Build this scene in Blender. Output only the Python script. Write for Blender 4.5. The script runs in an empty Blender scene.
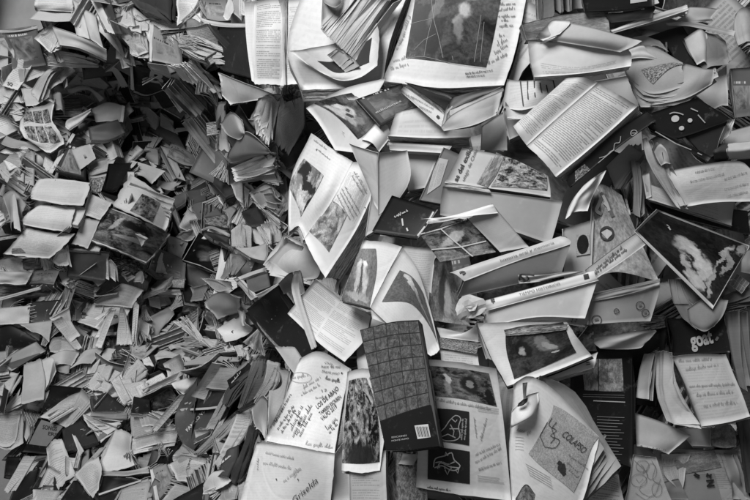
WORLD = 0.10
EXPOSURE = 0.0
FILL_SEED = 5
LAMPS = [('overhead_lamp', (-1.1, -0.7, 3.6), (-0.6, 1.9, 1.4), 1.5, 124)]
import bpy, math, random
from mathutils import Vector, Matrix, noise as mnoise

R = math.radians
C = bpy.context.scene.collection
rnd = random.Random(11)

# ------------------------------------------------------------------ camera
FPX = 700.0                       # focal length in pixels of a 750 px wide picture
CAM = Vector((0, 0, 1.5))
cd = bpy.data.cameras.new('camera'); cam = bpy.data.objects.new('camera', cd); C.objects.link(cam)
cam.location = CAM; cam.rotation_euler = (R(90), 0, 0)
cd.sensor_width = 36; cd.lens = 36 * FPX / 750; cd.clip_start = 0.02; cd.clip_end = 100
bpy.context.scene.camera = cam

# ------------------------------------------------------------------ light
w = bpy.data.worlds.new('World'); bpy.context.scene.world = w; w.use_nodes = True
w.node_tree.nodes['Background'].inputs[0].default_value = (1, 1, 1, 1)
w.node_tree.nodes['Background'].inputs[1].default_value = WORLD
def area(name, loc, target, size, power):
    l = bpy.data.lights.new(name, 'AREA'); l.energy = power; l.size = size; l.shape = 'DISK'
    o = bpy.data.objects.new(name, l); C.objects.link(o); o.location = loc
    o.rotation_euler = (Vector(target) - Vector(loc)).to_track_quat('-Z', 'Y').to_euler()
for a in LAMPS: area(*a)
sc = bpy.context.scene
sc.view_settings.view_transform = 'Standard'; sc.view_settings.look = 'None'
sc.view_settings.exposure = EXPOSURE; sc.view_settings.gamma = 1

# ------------------------------------------------------------------ materials (all procedural)
MATS = {}
class NT:
    def __init__(s, name):
        s.m = bpy.data.materials.new(name); s.m.use_nodes = True; s.t = s.m.node_tree
        s.b = s.t.nodes['Principled BSDF']; s.uvn = None
        s.b.inputs['Specular IOR Level'].default_value = 0.3
    def n(s, k, **kw):
        x = s.t.nodes.new(k)
        for a, b in kw.items(): setattr(x, a, b)
        return x
    def set(s, sock, v):
        if isinstance(v, (int, float)): sock.default_value = v
        elif isinstance(v, tuple): sock.default_value = v
        else: s.t.links.new(v, sock)
    def math(s, op, a, b=0.0, c=None):
        x = s.n('ShaderNodeMath', operation=op); s.set(x.inputs[0], a); s.set(x.inputs[1], b)
        if c is not None: s.set(x.inputs[2], c)
        return x.outputs[0]
    def uv(s):
        if s.uvn is None:
            s.uvn = s.n('ShaderNodeUVMap', uv_map='UVMap')
            sp = s.n('ShaderNodeSeparateXYZ'); s.t.links.new(s.uvn.outputs[0], sp.inputs[0])
            s.U, s.V = sp.outputs[0], sp.outputs[1]
        return s.U, s.V
    def vec(s, x, y, z=0.0):
        c = s.n('ShaderNodeCombineXYZ')
        for i, v in enumerate((x, y, z)): s.set(c.inputs[i], v)
        return c.outputs[0]
    def noise(s, vec, scale, detail=2.0, rough=0.5, dist=0.0):
        x = s.n('ShaderNodeTexNoise'); s.t.links.new(vec, x.inputs['Vector'])
        x.inputs['Scale'].default_value = scale; x.inputs['Detail'].default_value = detail
        x.inputs['Roughness'].default_value = rough; x.inputs['Distortion'].default_value = dist
        return x.outputs['Fac']
    def obj(s):
        return s.n('ShaderNodeTexCoord').outputs['Object']
    def remap(s, v, a, b, c, d, smooth=False):
        x = s.n('ShaderNodeMapRange'); x.interpolation_type = 'SMOOTHSTEP' if smooth else 'LINEAR'
        s.set(x.inputs[0], v)
        for i, q in enumerate((a, b, c, d)): s.set(x.inputs[1 + i], q)
        return x.outputs[0]
    def mix(s, f, a, b):
        x = s.n('ShaderNodeMix'); x.data_type = 'FLOAT'
        s.set(x.inputs[0], f); s.set(x.inputs[2], a); s.set(x.inputs[3], b)
        return x.outputs[0]
    def out(s, val, rough=0.6, bump=None, bs=0.2, bd=0.001):
        c = s.n('ShaderNodeCombineColor')
        for i in range(3): s.set(c.inputs[i], val)
        s.t.links.new(c.outputs[0], s.b.inputs['Base Color'])
        s.set(s.b.inputs['Roughness'], rough)
        if bump is not None:
            b = s.n('ShaderNodeBump'); b.inputs['Strength'].default_value = bs; b.inputs['Distance'].default_value = bd
            s.t.links.new(bump, b.inputs['Height']); s.t.links.new(b.outputs[0], s.b.inputs['Normal'])
        return s.m
def cached(f):
    def g(*a, **k):
        key = (f.__name__, a, tuple(sorted(k.items())))
        if key not in MATS: MATS[key] = f(*a, **k)
        return MATS[key]
    return g
def base_paper(t, tone):
    o = t.obj()
    a = t.noise(o, 9.0, 4.0, 0.6); b = t.noise(o, 160.0, 2.0)
    v = t.math('MULTIPLY_ADD', a, 0.44 * tone, tone * 0.72)
    v = t.math('MULTIPLY_ADD', b, 0.10 * tone, v)
    st = t.remap(t.noise(o, 5.0, 6.0, 0.7, 0.5), 0.60, 0.68, 0.0, 0.10)
    v = t.math('MULTIPLY', v, t.math('SUBTRACT', 1.0, st))
    vo = t.n('ShaderNodeTexVoronoi'); vo.feature = 'DISTANCE_TO_EDGE'; vo.inputs['Scale'].default_value = 11.0
    wv = t.n('ShaderNodeTexNoise'); wv.inputs['Scale'].default_value = 7.0; t.t.links.new(o, wv.inputs['Vector'])
    vm = t.n('ShaderNodeVectorMath', operation='MULTIPLY_ADD'); t.t.links.new(wv.outputs['Color'], vm.inputs[0]); vm.inputs[1].default_value = (.12, .12, .12); t.t.links.new(o, vm.inputs[2])
    t.t.links.new(vm.outputs[0], vo.inputs['Vector'])
    cr_ = t.remap(vo.outputs['Distance'], 0.0, 0.06, 0.0, 0.22)
    return v, t.math('ADD', t.math('ADD', cr_, t.noise(o, 14.0, 3.0, 0.55)), t.math('MULTIPLY', t.noise(o, 70.0, 2.0, 0.5), 0.18))
@cached
def paper(tone=0.6):
    t = NT('paper'); v, b = base_paper(t, tone); U, V = t.uv()
    L = t.math('MULTIPLY', V, 27.0); gh = t.math('MULTIPLY', t.math('GREATER_THAN', t.math('FRACT', L), 0.5), t.remap(t.noise(t.vec(t.math('MULTIPLY', U, 30.0), t.math('MULTIPLY', t.math('FLOOR', L), 3.7)), 1.0, 1.0), 0.42, 0.52, 0.0, 0.05))
    v = t.math('MULTIPLY', v, t.math('SUBTRACT', 1.0, gh)); return t.out(v, 0.62, b, 0.35, 0.003)
@cached
def edges(tone=0.5):
    t = NT('page_edges'); U, V = t.uv()
    a = t.noise(t.vec(t.math('MULTIPLY', U, 6.0), t.math('MULTIPLY', V, 0.62)), 1.0, 3.0, 0.75)
    b = t.noise(t.vec(t.math('MULTIPLY', U, 2.0), t.math('MULTIPLY', V, 0.16)), 1.0, 1.0)
    v = t.remap(a, 0.38, 0.60, tone * 0.22, tone * 1.12)
    v = t.math('MULTIPLY', v, t.remap(b, 0.3, 0.7, 0.7, 1.1))
    return t.out(v, 0.75, a, 0.6, 0.001)
@cached
def text(tone=0.6, n=30, x0=0.1, y0=0.08, x1=0.9, y1=0.92, cols=1, ink=0.75, gap=0.42, rot=0, seed=0):
    t = NT('printed_page'); v, b = base_paper(t, tone); U, V = t.uv()
    if rot: U, V = V, U
    iu = t.math('MULTIPLY', t.math('GREATER_THAN', U, x0), t.math('LESS_THAN', U, x1))
    iv = t.math('MULTIPLY', t.math('GREATER_THAN', V, y0), t.math('LESS_THAN', V, y1))
    reg = t.math('MULTIPLY', iu, iv)
    cu = t.math('MULTIPLY', t.math('SUBTRACT', U, x0), cols / (x1 - x0))
    fu = t.math('FRACT', cu)
    L = t.math('MULTIPLY_ADD', V, float(n), 0.3); fr = t.math('FRACT', L); li = t.math('FLOOR', L)
    line = t.math('MULTIPLY', t.math('GREATER_THAN', fr, 0.30), t.math('LESS_THAN', fr, 0.82))
    wn = t.n('ShaderNodeTexWhiteNoise'); wn.noise_dimensions = '3D'
    t.t.links.new(t.vec(li, t.math('FLOOR', cu), float(seed)), wn.inputs['Vector']); r = wn.outputs['Value']
    endm = t.math('LESS_THAN', fu, t.remap(r, 0.0, 0.35, 0.45, 0.93))
    word = t.noise(t.vec(t.math('MULTIPLY', U, 46.0), t.math('MULTIPLY', li, 5.37), float(seed) * 3.1), 1.0, 2.0, 0.6)
    wm = t.remap(word, gap - 0.03, gap + 0.05, 0.0, 1.0)
    keep = t.math('GREATER_THAN', r, 0.07)
    m = t.math('MULTIPLY', t.math('MULTIPLY', reg, line), t.math('MULTIPLY', endm, t.math('MULTIPLY', wm, keep)))
    v = t.mix(t.math('MULTIPLY', m, float(ink)), v, 0.04)
    return t.out(v, 0.62, b, 0.35, 0.003)
@cached
def cover(tone=0.1, rough=0.5, seed=0, art=0.0, lo=0.03, hi=0.5):
    """plain board, worn; art>0 adds a printed block of picture and a band"""
    t = NT('book_cover'); o = t.obj(); U, V = t.uv()
    a = t.noise(o, 14.0, 5.0, 0.65)
    v = t.math('MULTIPLY_ADD', a, 0.5 * tone, tone * 0.75)
    wear = t.math('ADD', t.remap(t.noise(o, 55.0, 6.0, 0.7), 0.59, 0.72, 0.0, 0.38), t.remap(t.noise(o, 8.0, 8.0, 0.75, 1.5), 0.60, 0.68, 0.0, 0.16))
    v = t.mix(wear, v, min(tone + 0.16, 0.7))
    if art:
        k = rnd.random
        x0, x1 = 0.06 + 0.15 * k(), 0.8 + 0.14 * k(); y0, y1 = 0.08 + 0.25 * k(), 0.55 + 0.35 * k()
        reg = t.math('MULTIPLY', t.math('MULTIPLY', t.math('GREATER_THAN', U, x0), t.math('LESS_THAN', U, x1)),
                     t.math('MULTIPLY', t.math('GREATER_THAN', V, y0), t.math('LESS_THAN', V, y1)))
        p = t.noise(t.vec(U, V, seed * 1.7), 3.2, 5.0, 0.6, 0.8)
        pv = t.remap(p, 0.38, 0.64, lo, hi)
        v = t.mix(t.math('MULTIPLY', reg, art), v, pv)
        yb = y1 + 0.04
        band = t.math('MULTIPLY', t.math('GREATER_THAN', V, yb), t.math('LESS_THAN', V, yb + 0.05))
        wm = t.math('GREATER_THAN', t.noise(t.vec(t.math('MULTIPLY', U, 26.0), 0.3, seed * 2.3), 1.0, 1.0), 0.5)
        inb = t.math('MULTIPLY', t.math('GREATER_THAN', U, 0.12), t.math('LESS_THAN', U, 0.75))
        v = t.mix(t.math('MULTIPLY', t.math('MULTIPLY', band, wm), inb), v, 0.6 if tone < 0.25 else 0.05)
    t.b.inputs['Specular IOR Level'].default_value = 0.22
    return t.out(v, rough, a, 0.25, 0.002)
@cached
def picture(seed=0, lo=0.02, hi=0.5, scale=4.0, a=0.4, b=0.62, dist=0.6, blobs=(), warp=0.06, rough=0.3, detail=5.0, grid=None):
    """a printed photograph: tonal noise plus soft shapes, in the picture's own coordinates"""
    t = NT('printed_picture'); U, V = t.uv(); warp *= 1.7
    p = t.noise(t.vec(U, V, seed * 1.37), scale, detail, 0.62, dist)
    v = t.remap(p, a, b, lo, hi)
    h1 = t.remap(t.noise(t.vec(U, V, seed * 2.9 + 3), scale * 1.3, 3.0, 0.55, 0.3), 0.5, 0.53, 0.0, 1.0)      # hard-edged shapes
    h2 = t.remap(t.noise(t.vec(U, V, seed * 4.1 + 7), scale * 2.6, 5.0, 0.6, 0.2), 0.56, 0.585, 0.0, 1.0)
    v = t.mix(t.math('MULTIPLY', h1, 0.45), v, lo + (hi - lo) * 0.08)
    v = t.mix(t.math('MULTIPLY', h2, 0.5), v, lo + (hi - lo) * 0.75)
    fg = t.noise(t.vec(U, V, seed + 2.2), scale * 11, 4.0, 0.7)
    p = t.math('MULTIPLY_ADD', t.math('SUBTRACT', fg, 0.5), 0.5, p); v = t.math('MULTIPLY', v, t.remap(fg, 0.3, 0.7, 0.55, 1.45))
    if blobs or grid:
        w1 = t.noise(t.vec(U, V, seed + 5.5), 5.0, 4.0, 0.6); w2 = t.noise(t.vec(U, V, seed + 9.5), 5.0, 4.0, 0.6)
        X = t.math('ADD', U, t.math('MULTIPLY_ADD', w1, 2 * warp, -warp)); Y = t.math('ADD', V, t.math('MULTIPLY_ADD', w2, 2 * warp, -warp))
        for (cx, cy, rx, ry, ang, val, soft) in blobs:
            dx = t.math('SUBTRACT', X, cx); dy = t.math('SUBTRACT', Y, cy)
            ca, sa = math.cos(R(ang)), math.sin(R(ang))
            ex = t.math('DIVIDE', t.math('ADD', t.math('MULTIPLY', dx, ca), t.math('MULTIPLY', dy, sa)), rx)
            ey = t.math('DIVIDE', t.math('SUBTRACT', t.math('MULTIPLY', dy, ca), t.math('MULTIPLY', dx, sa)), ry)
            d = t.math('SQRT', t.math('ADD', t.math('MULTIPLY', ex, ex), t.math('MULTIPLY', ey, ey)))
            m = t.remap(d, 1 - soft * .5, 1 + soft * .5, 1.0, 0.0, True)
            vv = t.math('MULTIPLY', t.remap(p, 0.3, 0.7, 0.6, 1.25), float(val))
            v = t.mix(m, v, vv)
    if grid:   # pale gutters between panels
        nx, ny, gw, gt = grid
        fx = t.math('ABSOLUTE', t.math('SUBTRACT', t.math('FRACT', t.math('MULTIPLY', U, nx)), 0.5))
        fy = t.math('ABSOLUTE', t.math('SUBTRACT', t.math('FRACT', t.math('MULTIPLY', V, ny)), 0.5))
        g = t.math('MAXIMUM', t.math('GREATER_THAN', fx, 0.5 - gw * nx), t.math('GREATER_THAN', fy, 0.5 - gw * ny))
        v = t.mix(g, v, gt)
    t.b.inputs['Specular IOR Level'].default_value = 0.15
    return t.out(v, max(rough, .42))
@cached
def flat(tone, rough=0.5, name='ink'):
    t = NT(name); return t.out(float(tone), rough)

# ------------------------------------------------------------------ the surface the books cover
CP = [(780,-20,1.2),(600,60,1.08),(450,60,1.12),(750,250,1.12),(700,460,1.05),(600,300,1.02),(500,420,1.0),(480,230,1.06),(380,140,1.12),(330,210,1.15),
      (380,330,1.06),(300,440,1.02),(330,30,1.3),(280,60,1.45),(270,130,1.7),(205,40,1.9),(150,30,2.15),(60,20,2.25),(10,80,2.4),(20,150,2.45),
      (60,220,2.35),(120,220,2.4),(110,110,2.6),(160,130,2.8),(190,190,2.8),(190,260,2.75),(180,320,2.8),(240,220,2.3),(265,200,1.9),(235,330,2.4),
      (100,330,2.6),(30,320,2.5),(40,440,2.45),(140,450,2.3),(200,400,2.2),(240,410,1.75),(262,350,1.6),(250,470,1.4),(100,510,2.15),(265,290,1.5),(268,250,1.65),
      (365,400,1.05),(420,400,1.03),(430,450,1.0),(340,470,1.0),(290,480,1.04),(320,370,1.07),(400,500,1.0),(560,160,1.06),(530,300,1.03),(420,260,1.08),(420,190,1.1),(660,160,1.08),(650,380,1.05),(680,60,1.12),(520,20,1.1),(300,250,1.25),(390,60,1.15),(550,480,1.0),(620,480,1.02),(350,270,1.12),(700,330,1.08),(280,400,1.15)]
def depth(px, py):
    sw = s = 0.0
    for x, y, d in CP:
        q = 1.0 / ((x - px) ** 2 + (y - py) ** 2 + 500.0) ** 2
        sw += q; s += q * d
    return s / sw
def unproj(px, py, d):
    return Vector(((px - 375) / FPX * d, d, CAM.z - (py - 250) / FPX * d))
def proj(p):
    return 375 + p.x / p.y * FPX, 250 - (p.z - CAM.z) / p.y * FPX
CROPS = dict(P=(0,0,1), A=(230,0,3.73), B=(400,0,3.73), C=(570,0,4.1667), D=(240,110,3.73), E=(400,110,3.73), F=(570,110,4.1667), G=(230,230,3.73),
    H=(400,230,3.73), I=(570,200,4.1667), J=(230,350,3.335), K=(400,350,3.335), L=(570,320,2.7778), M=(0,0,5), N=(130,0,5), O=(0,90,5), Q=(130,90,5),
    S=(0,180,5), T=(130,180,5), U=(0,270,5), V=(130,270,5), W=(0,360,3.573), X=(130,360,3.573))

# ------------------------------------------------------------------ curved sheets
def cr(p, t):
    n = len(p)
    if n == 1: return p[0]
    if n == 2: return p[0].lerp(p[1], t)
    f = t * (n - 1); i = min(max(int(f), 0), n - 2); f -= i
    a, b = p[i], p[i + 1]
    z = p[i - 1] if i > 0 else a * 2 - b
    c = p[i + 2] if i + 2 < n else b * 2 - a
    return 0.5 * ((2 * a) + (b - z) * f + (2 * z - 5 * a + 4 * b - c) * f * f + (3 * a - 3 * b + c - z) * f ** 3)
class Surf:
    """u runs left to right along the rows, v from the last row (0) to the first (1)"""
    def __init__(s, rows, bow=(0, 0), wob=1.0, seed=0, face=None):
        s.rows = rows; s.bow = bow; s.wob = wob; s.seed = seed
        a, b, c, d = rows[0][0], rows[0][-1], rows[-1][0], rows[-1][-1]
        n = ((b - a) + (d - c)).cross((a - c) + (b - d))
        if n.length < 1e-9: n = Vector((0, -1, 0))
        n.normalize()
        cen = (a + b + c + d) / 4
        ref = face if face is not None else (CAM - cen)
        if n.dot(ref) < 0: n = -n
        s.n = n
        s.Lu = max(((b - a).length + (d - c).length) / 2, 1e-3); s.Lv = max(((a - c).length + (b - d).length) / 2, 1e-3)
    def p(s, u, v):
        q = cr([cr(r, u) for r in s.rows], 1 - v)
        o = s.bow[0] * math.sin(math.pi * min(max(u, 0), 1)) + s.bow[1] * math.sin(math.pi * min(max(v, 0), 1))
        if s.wob: o += s.wob * mnoise.noise(Vector((u * 2.1 + s.seed, v * 2.1, s.seed * 1.7)))
        return q + s.n * (o / 1000)
    def nrm(s, u, v):
        e = 0.02
        a = s.p(u + e, v) - s.p(u - e, v); b = s.p(u, v + e) - s.p(u, v - e)
        n = a.cross(b)
        if n.length < 1e-12: return s.n
        n.normalize()
        return n if n.dot(s.n) > 0 else -n
    def gn(s, u, v):
        k = (round(u * 100), round(v * 100)); c = s.__dict__.setdefault('cache', {})
        if k not in c: c[k] = s.nrm(min(max(u, .02), .98), min(max(v, .02), .98))
        return c[k]
    def inv(s, px, py):
        u = v = 0.5
        for _ in range(14):
            x, y = proj(s.p(u, v)); e = 0.01
            xu, yu = proj(s.p(u + e, v)); xv, yv = proj(s.p(u, v + e))
            a, b, c, d = (xu - x) / e, (xv - x) / e, (yu - y) / e, (yv - y) / e
            det = a * d - b * c
            if abs(det) < 1e-6: break
            dx, dy = px - x, py - y
            u += max(-.4, min(.4, (d * dx - b * dy) / det)); v += max(-.4, min(.4, (-c * dx + a * dy) / det))
        return u, v
def new_obj(name, verts, faces, uvs, mids, mats, parent=None, loc=Vector(), smooth=True):
    me = bpy.data.meshes.new(name)
    me.from_pydata([tuple(v - loc) for v in verts], [], faces)
    for m in mats: me.materials.append(m)
    ul = me.uv_layers.new(name='UVMap')
    k = 0
    for f in me.polygons:
        f.material_index = mids[f.index]
        f.use_smooth = smooth and mids[f.index] != 1
        for j in range(f.loop_total):
            ul.data[f.loop_start + j].uv = uvs[f.index][j]
    o = bpy.data.objects.new(name, me); C.objects.link(o)
    if parent is not None: o.parent = parent
    return o
class MB:
    def __init__(s): s.v = []; s.f = []; s.uv = []; s.m = []
    def slab(s, S, E=None, th=1.0, nu=8, nv=8, u0=0, u1=1, v0=0, v1=1, off=Vector(), eo=0.0, E0=None, f0=0.0, fth=0.0, rag=0.0):
        """closed sheet: front follows the surface, back is displaced by E (or th mm along the normal)"""
        b = len(s.v); P = []; 
        for j in range(nv + 1):
            for i in range(nu + 1):
                u = u0 + (u1 - u0) * i / nu; v = v0 + (v1 - v0) * j / nv
                if rag:
                    g = mnoise.noise(Vector((u * 9 + b * .37, v * 9, S.seed))) * rag + mnoise.noise(Vector((u * 31, v * 31 + b * .37, S.seed))) * rag * .6
                    if i in (0, nu): u += g
                    if j in (0, nv): v += g
                p = S.p(u, v) + off
                if E0 is not None:      # keep every slab of a bent block behind the one above it
                    n = S.gn(i / nu, j / nv); e = E0.dot(n); q = 0.4 * E0.length
                    E1 = E0 - n * (e + q) if e > -q else E0
                    P.append((p + E1 * f0, u, v, p + E1 * (f0 + fth)))
                else: P.append((p, u, v))
        s.v += [q[0] for q in P]
        if E0 is not None: s.v += [q[3] for q in P]; P = [q[:3] for q in P]; T = E0.length * fth * 1000
        elif E is None: s.v += [p - S.n * (th / 1000) for p, _, _ in P]; T = th
        else: s.v += [p + E for p, _, _ in P]; T = E.length * 1000
        N = (nu + 1) * (nv + 1); idx = lambda i, j: j * (nu + 1) + i
        for j in range(nv):
            for i in range(nu):
                a, c, d, e = idx(i, j), idx(i + 1, j), idx(i + 1, j + 1), idx(i, j + 1)
                s.f.append((b + a, b + c, b + d, b + e)); s.m.append(0); s.uv.append([(P[q][1], P[q][2]) for q in (a, c, d, e)])
                s.f.append((b + N + e, b + N + d, b + N + c, b + N + a)); s.m.append(2); s.uv.append([(P[q][1], P[q][2]) for q in (e, d, c, a)])
        def side(seq):
            L = 0
            for a, c in zip(seq, seq[1:]):
                l = (P[a][0] - P[c][0]).length * 10
                s.f.append((b + a, b + N + a, b + N + c, b + c)); s.m.append(1)
                s.uv.append([(L, eo), (L, eo + T), (L + l, eo + T), (L + l, eo)]); L += l
        side([idx(i, 0) for i in range(nu, -1, -1)]); side([idx(i, nv) for i in range(nu + 1)])
        side([idx(0, j) for j in range(nv + 1)]); side([idx(nu, j) for j in range(nv, -1, -1)])
    def build(s, name, mats, parent, loc):
        return new_obj(name, s.v, s.f, s.uv, s.m, mats, parent, loc)

# ------------------------------------------------------------------ books
BOOKS = []
RAG = 0.006          # how uneven the cut of the page edges is
LS, KD = 0.5, 0.3      # relief of the page curves; how far a book follows the pile's slope
class Book:
    def __init__(s, crop, name, label, lift=60, k=None, cat='book', group=None, raw=False):
        s.crop = CROPS[crop] if crop else None; s.name = name; s.label = label; s.lift = lift; s.k = KD if k is None else k
        s.cat = cat; s.root = None; s.Dc = None; s.group = group; s.raw = raw; s.ls = LS; s.seed = rnd.random() * 50
        s.S = {}
        BOOKS.append(s)
    def px(s, x, y): return s.crop[0] + x / s.crop[2], s.crop[1] + y / s.crop[2]
    def rows(s, spec):
        out = []
        for r in spec.split(';'):
            row = []
            for q in r.split():
                c = [float(z) for z in q.split(',') if z]
                if s.raw: row.append((c[0], c[1], c[2] if len(c) > 2 else 0.0)); continue
                x, y = s.px(c[0], c[1]); row.append((x, y, c[2] if len(c) > 2 else 0.0))
            out.append(row)
        if s.raw: return [[Vector((a / 1000, b / 1000, c / 1000)) for a, b, c in r] for r in out]
        if s.Dc is None:
            f = [q for r in out for q in r]; s.cx = sum(q[0] for q in f) / len(f); s.cy = sum(q[1] for q in f) / len(f)
            s.Dc = depth(s.cx, s.cy)
        return [[unproj(x, y, s.Dc + s.k * (depth(x, y) - s.Dc) - (s.lift + l * s.ls) / 1000) for x, y, l in r] for r in out]
    def ext(s, e):
        if s.raw: return Vector((e[0], e[1], e[2])) / 1000
        d = s.Dc - s.lift / 1000
        return unproj(s.cx + e[0] / s.crop[2], s.cy + e[1] / s.crop[2], d + e[2] / 1000) - unproj(s.cx, s.cy, d)
    def surf(s, spec, bow=(0, 0), wob=1.0):
        s.seed += 1.3
        S = Surf(s.rows(spec), bow, wob, s.seed, Vector((0, 0, 1)) if s.raw else None)
        if s.root is None:
            s.root = bpy.data.objects.new(s.name, None); C.objects.link(s.root); s.root.empty_display_size = 0.03
            s.loc = Vector() if s.raw else (S.p(.5, .5)).copy()
            s.root.location = s.loc
        return S
    def page(s, spec, mat=None, th=0.7, bow=(0, 0), wob=2.0, name='page', nu=12, nv=12, key=None, tone=0.6, facet=False):
        S = s.surf(spec, bow, wob); m = MB(); m.slab(S, None, th, nu, nv, rag=0 if name in ('spine', 'cover') or 'board' in name else RAG)
        mat = mat or paper(tone); o = m.build(name, [mat, flat(tone, .7, 'paper_edge'), paper(tone)], s.root, s.loc)
        S.obj = o; s.last = S
        if facet:
            q = random.Random(5)
            for p in o.data.polygons: p.use_smooth = False
            for v in o.data.vertices: v.co += Vector((q.uniform(-1, 1), q.uniform(-1, 1), q.uniform(-1, 1))) * .0009
        if key: s.S[key] = S
        return s
    def block(s, spec, ext, mat=None, slabs=6, bow=(0, 0), wob=1.8, tone=0.6, name="page_block", nu=12, nv=12, cov=None, over=0.012, etone=None, jit=0.022):
        """a stack of pages under the visible page; cov = tone of the back cover beneath"""
        S = s.surf(spec, bow, wob); E = s.ext(ext); mat = mat or paper(tone); m = MB()
        for i in range(slabs):
            j = [rnd.uniform(0, jit) if i else 0 for _ in range(4)]
            m.slab(S, None, 1, nu, nv, j[0], 1 - j[1], j[2], 1 - j[3], eo=rnd.uniform(0, 900), E0=E, f0=i / slabs, fth=0.97 / slabs, rag=RAG)
        o = m.build(name, [mat, edges(etone or tone * 0.95), paper(tone)], s.root, s.loc); S.obj = o; s.last = S
        if cov is not None:
            m = MB(); cm = cov if not isinstance(cov, float) else cover(cov)
            m.slab(S, None, 1.6, nu, nv, -over, 1 + over, -over, 1 + over, E0=E, f0=1.0, fth=0.12)
            m.build('cover', [cm, cm, cm], s.root, s.loc)
        return s
    def closed(s, spec, ext, mat, spine='l', bow=(0, 0), wob=.6, tone=0.55, th=1.8, spmat=None, sq=0.02):
        S = s.surf(spec, bow, wob); E = s.ext(ext); s.last = S
        m = MB(); m.slab(S, None, th, 12, 12); o = m.build('front_cover', [mat, mat, mat], s.root, s.loc); S.obj = o
        m = MB(); m.slab(S, None, th, 12, 12, off=E); m.build('back_cover', [mat, mat, mat], s.root, s.loc)
        m = MB(); q = dict(l=(0, sq, sq, sq), r=(sq, 0, sq, sq), t=(sq, sq, sq, 0), b=(sq, sq, 0, sq))[spine]
        for i in range(3):
            j = [rnd.uniform(0, .006) for _ in range(4)]
            m.slab(S, E * .31, 1, 8, 8, q[0] + j[0] + .004, 1 - q[1] - j[1] - .004, q[2] + j[2] + .004, 1 - q[3] - j[3] - .004, E * (.03 + i * .315) - S.n * .0012, rnd.uniform(0, 900))
        m.build('page_block', [paper(tone), edges(tone), paper(tone)], s.root, s.loc)
        a = dict(l=[(0, 0), (0, 1)], r=[(1, 0), (1, 1)], t=[(0, 1), (1, 1)], b=[(0, 0), (1, 0)])[spine]
        p0, p1 = S.p(*a[0]), S.p(*a[1]); mid = S.p(.5, .5); o_ = (p0 + p1) / 2 - mid; o_.normalize(); o_ = o_ * 0.0012
        SS = Surf([[p1 + o_, p1 + E + o_], [p0 + o_, p0 + E + o_]], (0, 0), 0, 0, face=o_)
        m = MB(); m.slab(SS, None, 1.2, 3, 6, -.02, 1.02, 0, 1); sm = spmat or mat
        m.build('spine', [sm, sm, sm], s.root, s.loc); s.S['spine'] = SS
        return s
    def leaves(s, a, b, n=12, tone=0.58, th=0.8, jit=3.0, bow=(0, 0), mats=None, name='pages', nu=7, nv=5, cov=None, ease=1.0):
        """n leaves between two sheets, as a fanned or loosely stacked run of pages"""
        A = s.surf(a, bow, 0); Bq = s.rows(b); m = MB(); r = random.Random(int(s.seed * 100))
        if len(A.rows) != len(Bq) or len(A.rows[0]) != len(Bq[0]): raise ValueError('leaves grids differ: ' + s.name + str(s.label))
        for i in range(n):
            t = (i / max(n - 1, 1)) ** ease
            t2 = min(max(t + r.uniform(-.35, .35) / n, 0), 1)
            rows = []
            for ra, rb in zip(A.rows, Bq):
                k = len(ra); row = []
                for c, (p, q) in enumerate(zip(ra, rb)):
                    e = c / (k - 1)
                    row.append(p.lerp(q, t2) + Vector((r.uniform(-1, 1), r.uniform(-1, 1), r.uniform(-1, 1))) * (jit / 1000) * e)
                rows.append(row)
            S = Surf(rows, (bow[0] * r.uniform(.6, 1.4), bow[1] * r.uniform(.6, 1.4)), 1.5, r.random() * 30, face=(Vector((0, 0, 1)) if s.raw else None))
            m.slab(S, None, th, nu, nv, eo=r.uniform(0, 500), rag=RAG * 1.5)
            if i == 0: s.last = S
        mats = mats or [paper(tone), edges(round(min(tone * 1.15, .8), 2)), paper(tone)]
        m.build(name, mats, s.root, s.loc)
        if cov is not None:
            cm = cov if not isinstance(cov, float) else cover(cov)
            m = MB(); m.slab(Surf(Bq, bow, 0, 0, face=(Vector((0, 0, 1)) if s.raw else None)), None, 1.6, nu, nv, -.01, 1.02, -.02, 1.02, Vector((0, 0, -.002)) if s.raw else Vector((0, .003, 0)))
            m.build('cover', [cm, cm, cm], s.root, s.loc)
        return s
    def pic(s, quad, mat, name='picture', off=0.9, n=16, S=None, uv=False):
        S = S or s.last; pts = [tuple(float(z) for z in q.split(',')) for q in quad.split()]
        if not uv: pts = [S.inv(*s.px(*q)) for q in pts]
        tl, tr, br, bl = pts; v = []; uvl = []; f = []; uvs = []; mids = []
        for j in range(n + 1):
            for i in range(n + 1):
                a, b = i / n, j / n
                u = (bl[0] * (1 - a) + br[0] * a) * (1 - b) + (tl[0] * (1 - a) + tr[0] * a) * b
                w = (bl[1] * (1 - a) + br[1] * a) * (1 - b) + (tl[1] * (1 - a) + tr[1] * a) * b
                u = min(max(u, .002), .998); w = min(max(w, .002), .998)
                v.append(S.p(u, w) + S.nrm(u, w) * off / 1000); uvl.append((a, b))
        for j in range(n):
            for i in range(n):
                q = [j * (n + 1) + i, j * (n + 1) + i + 1, (j + 1) * (n + 1) + i + 1, (j + 1) * (n + 1) + i]
                f.append(q); uvs.append([uvl[z] for z in q]); mids.append(0)
        new_obj(name, v, f, uvs, mids, [mat], S.obj if hasattr(S, 'obj') else s.root, s.loc)
        return s
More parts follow.
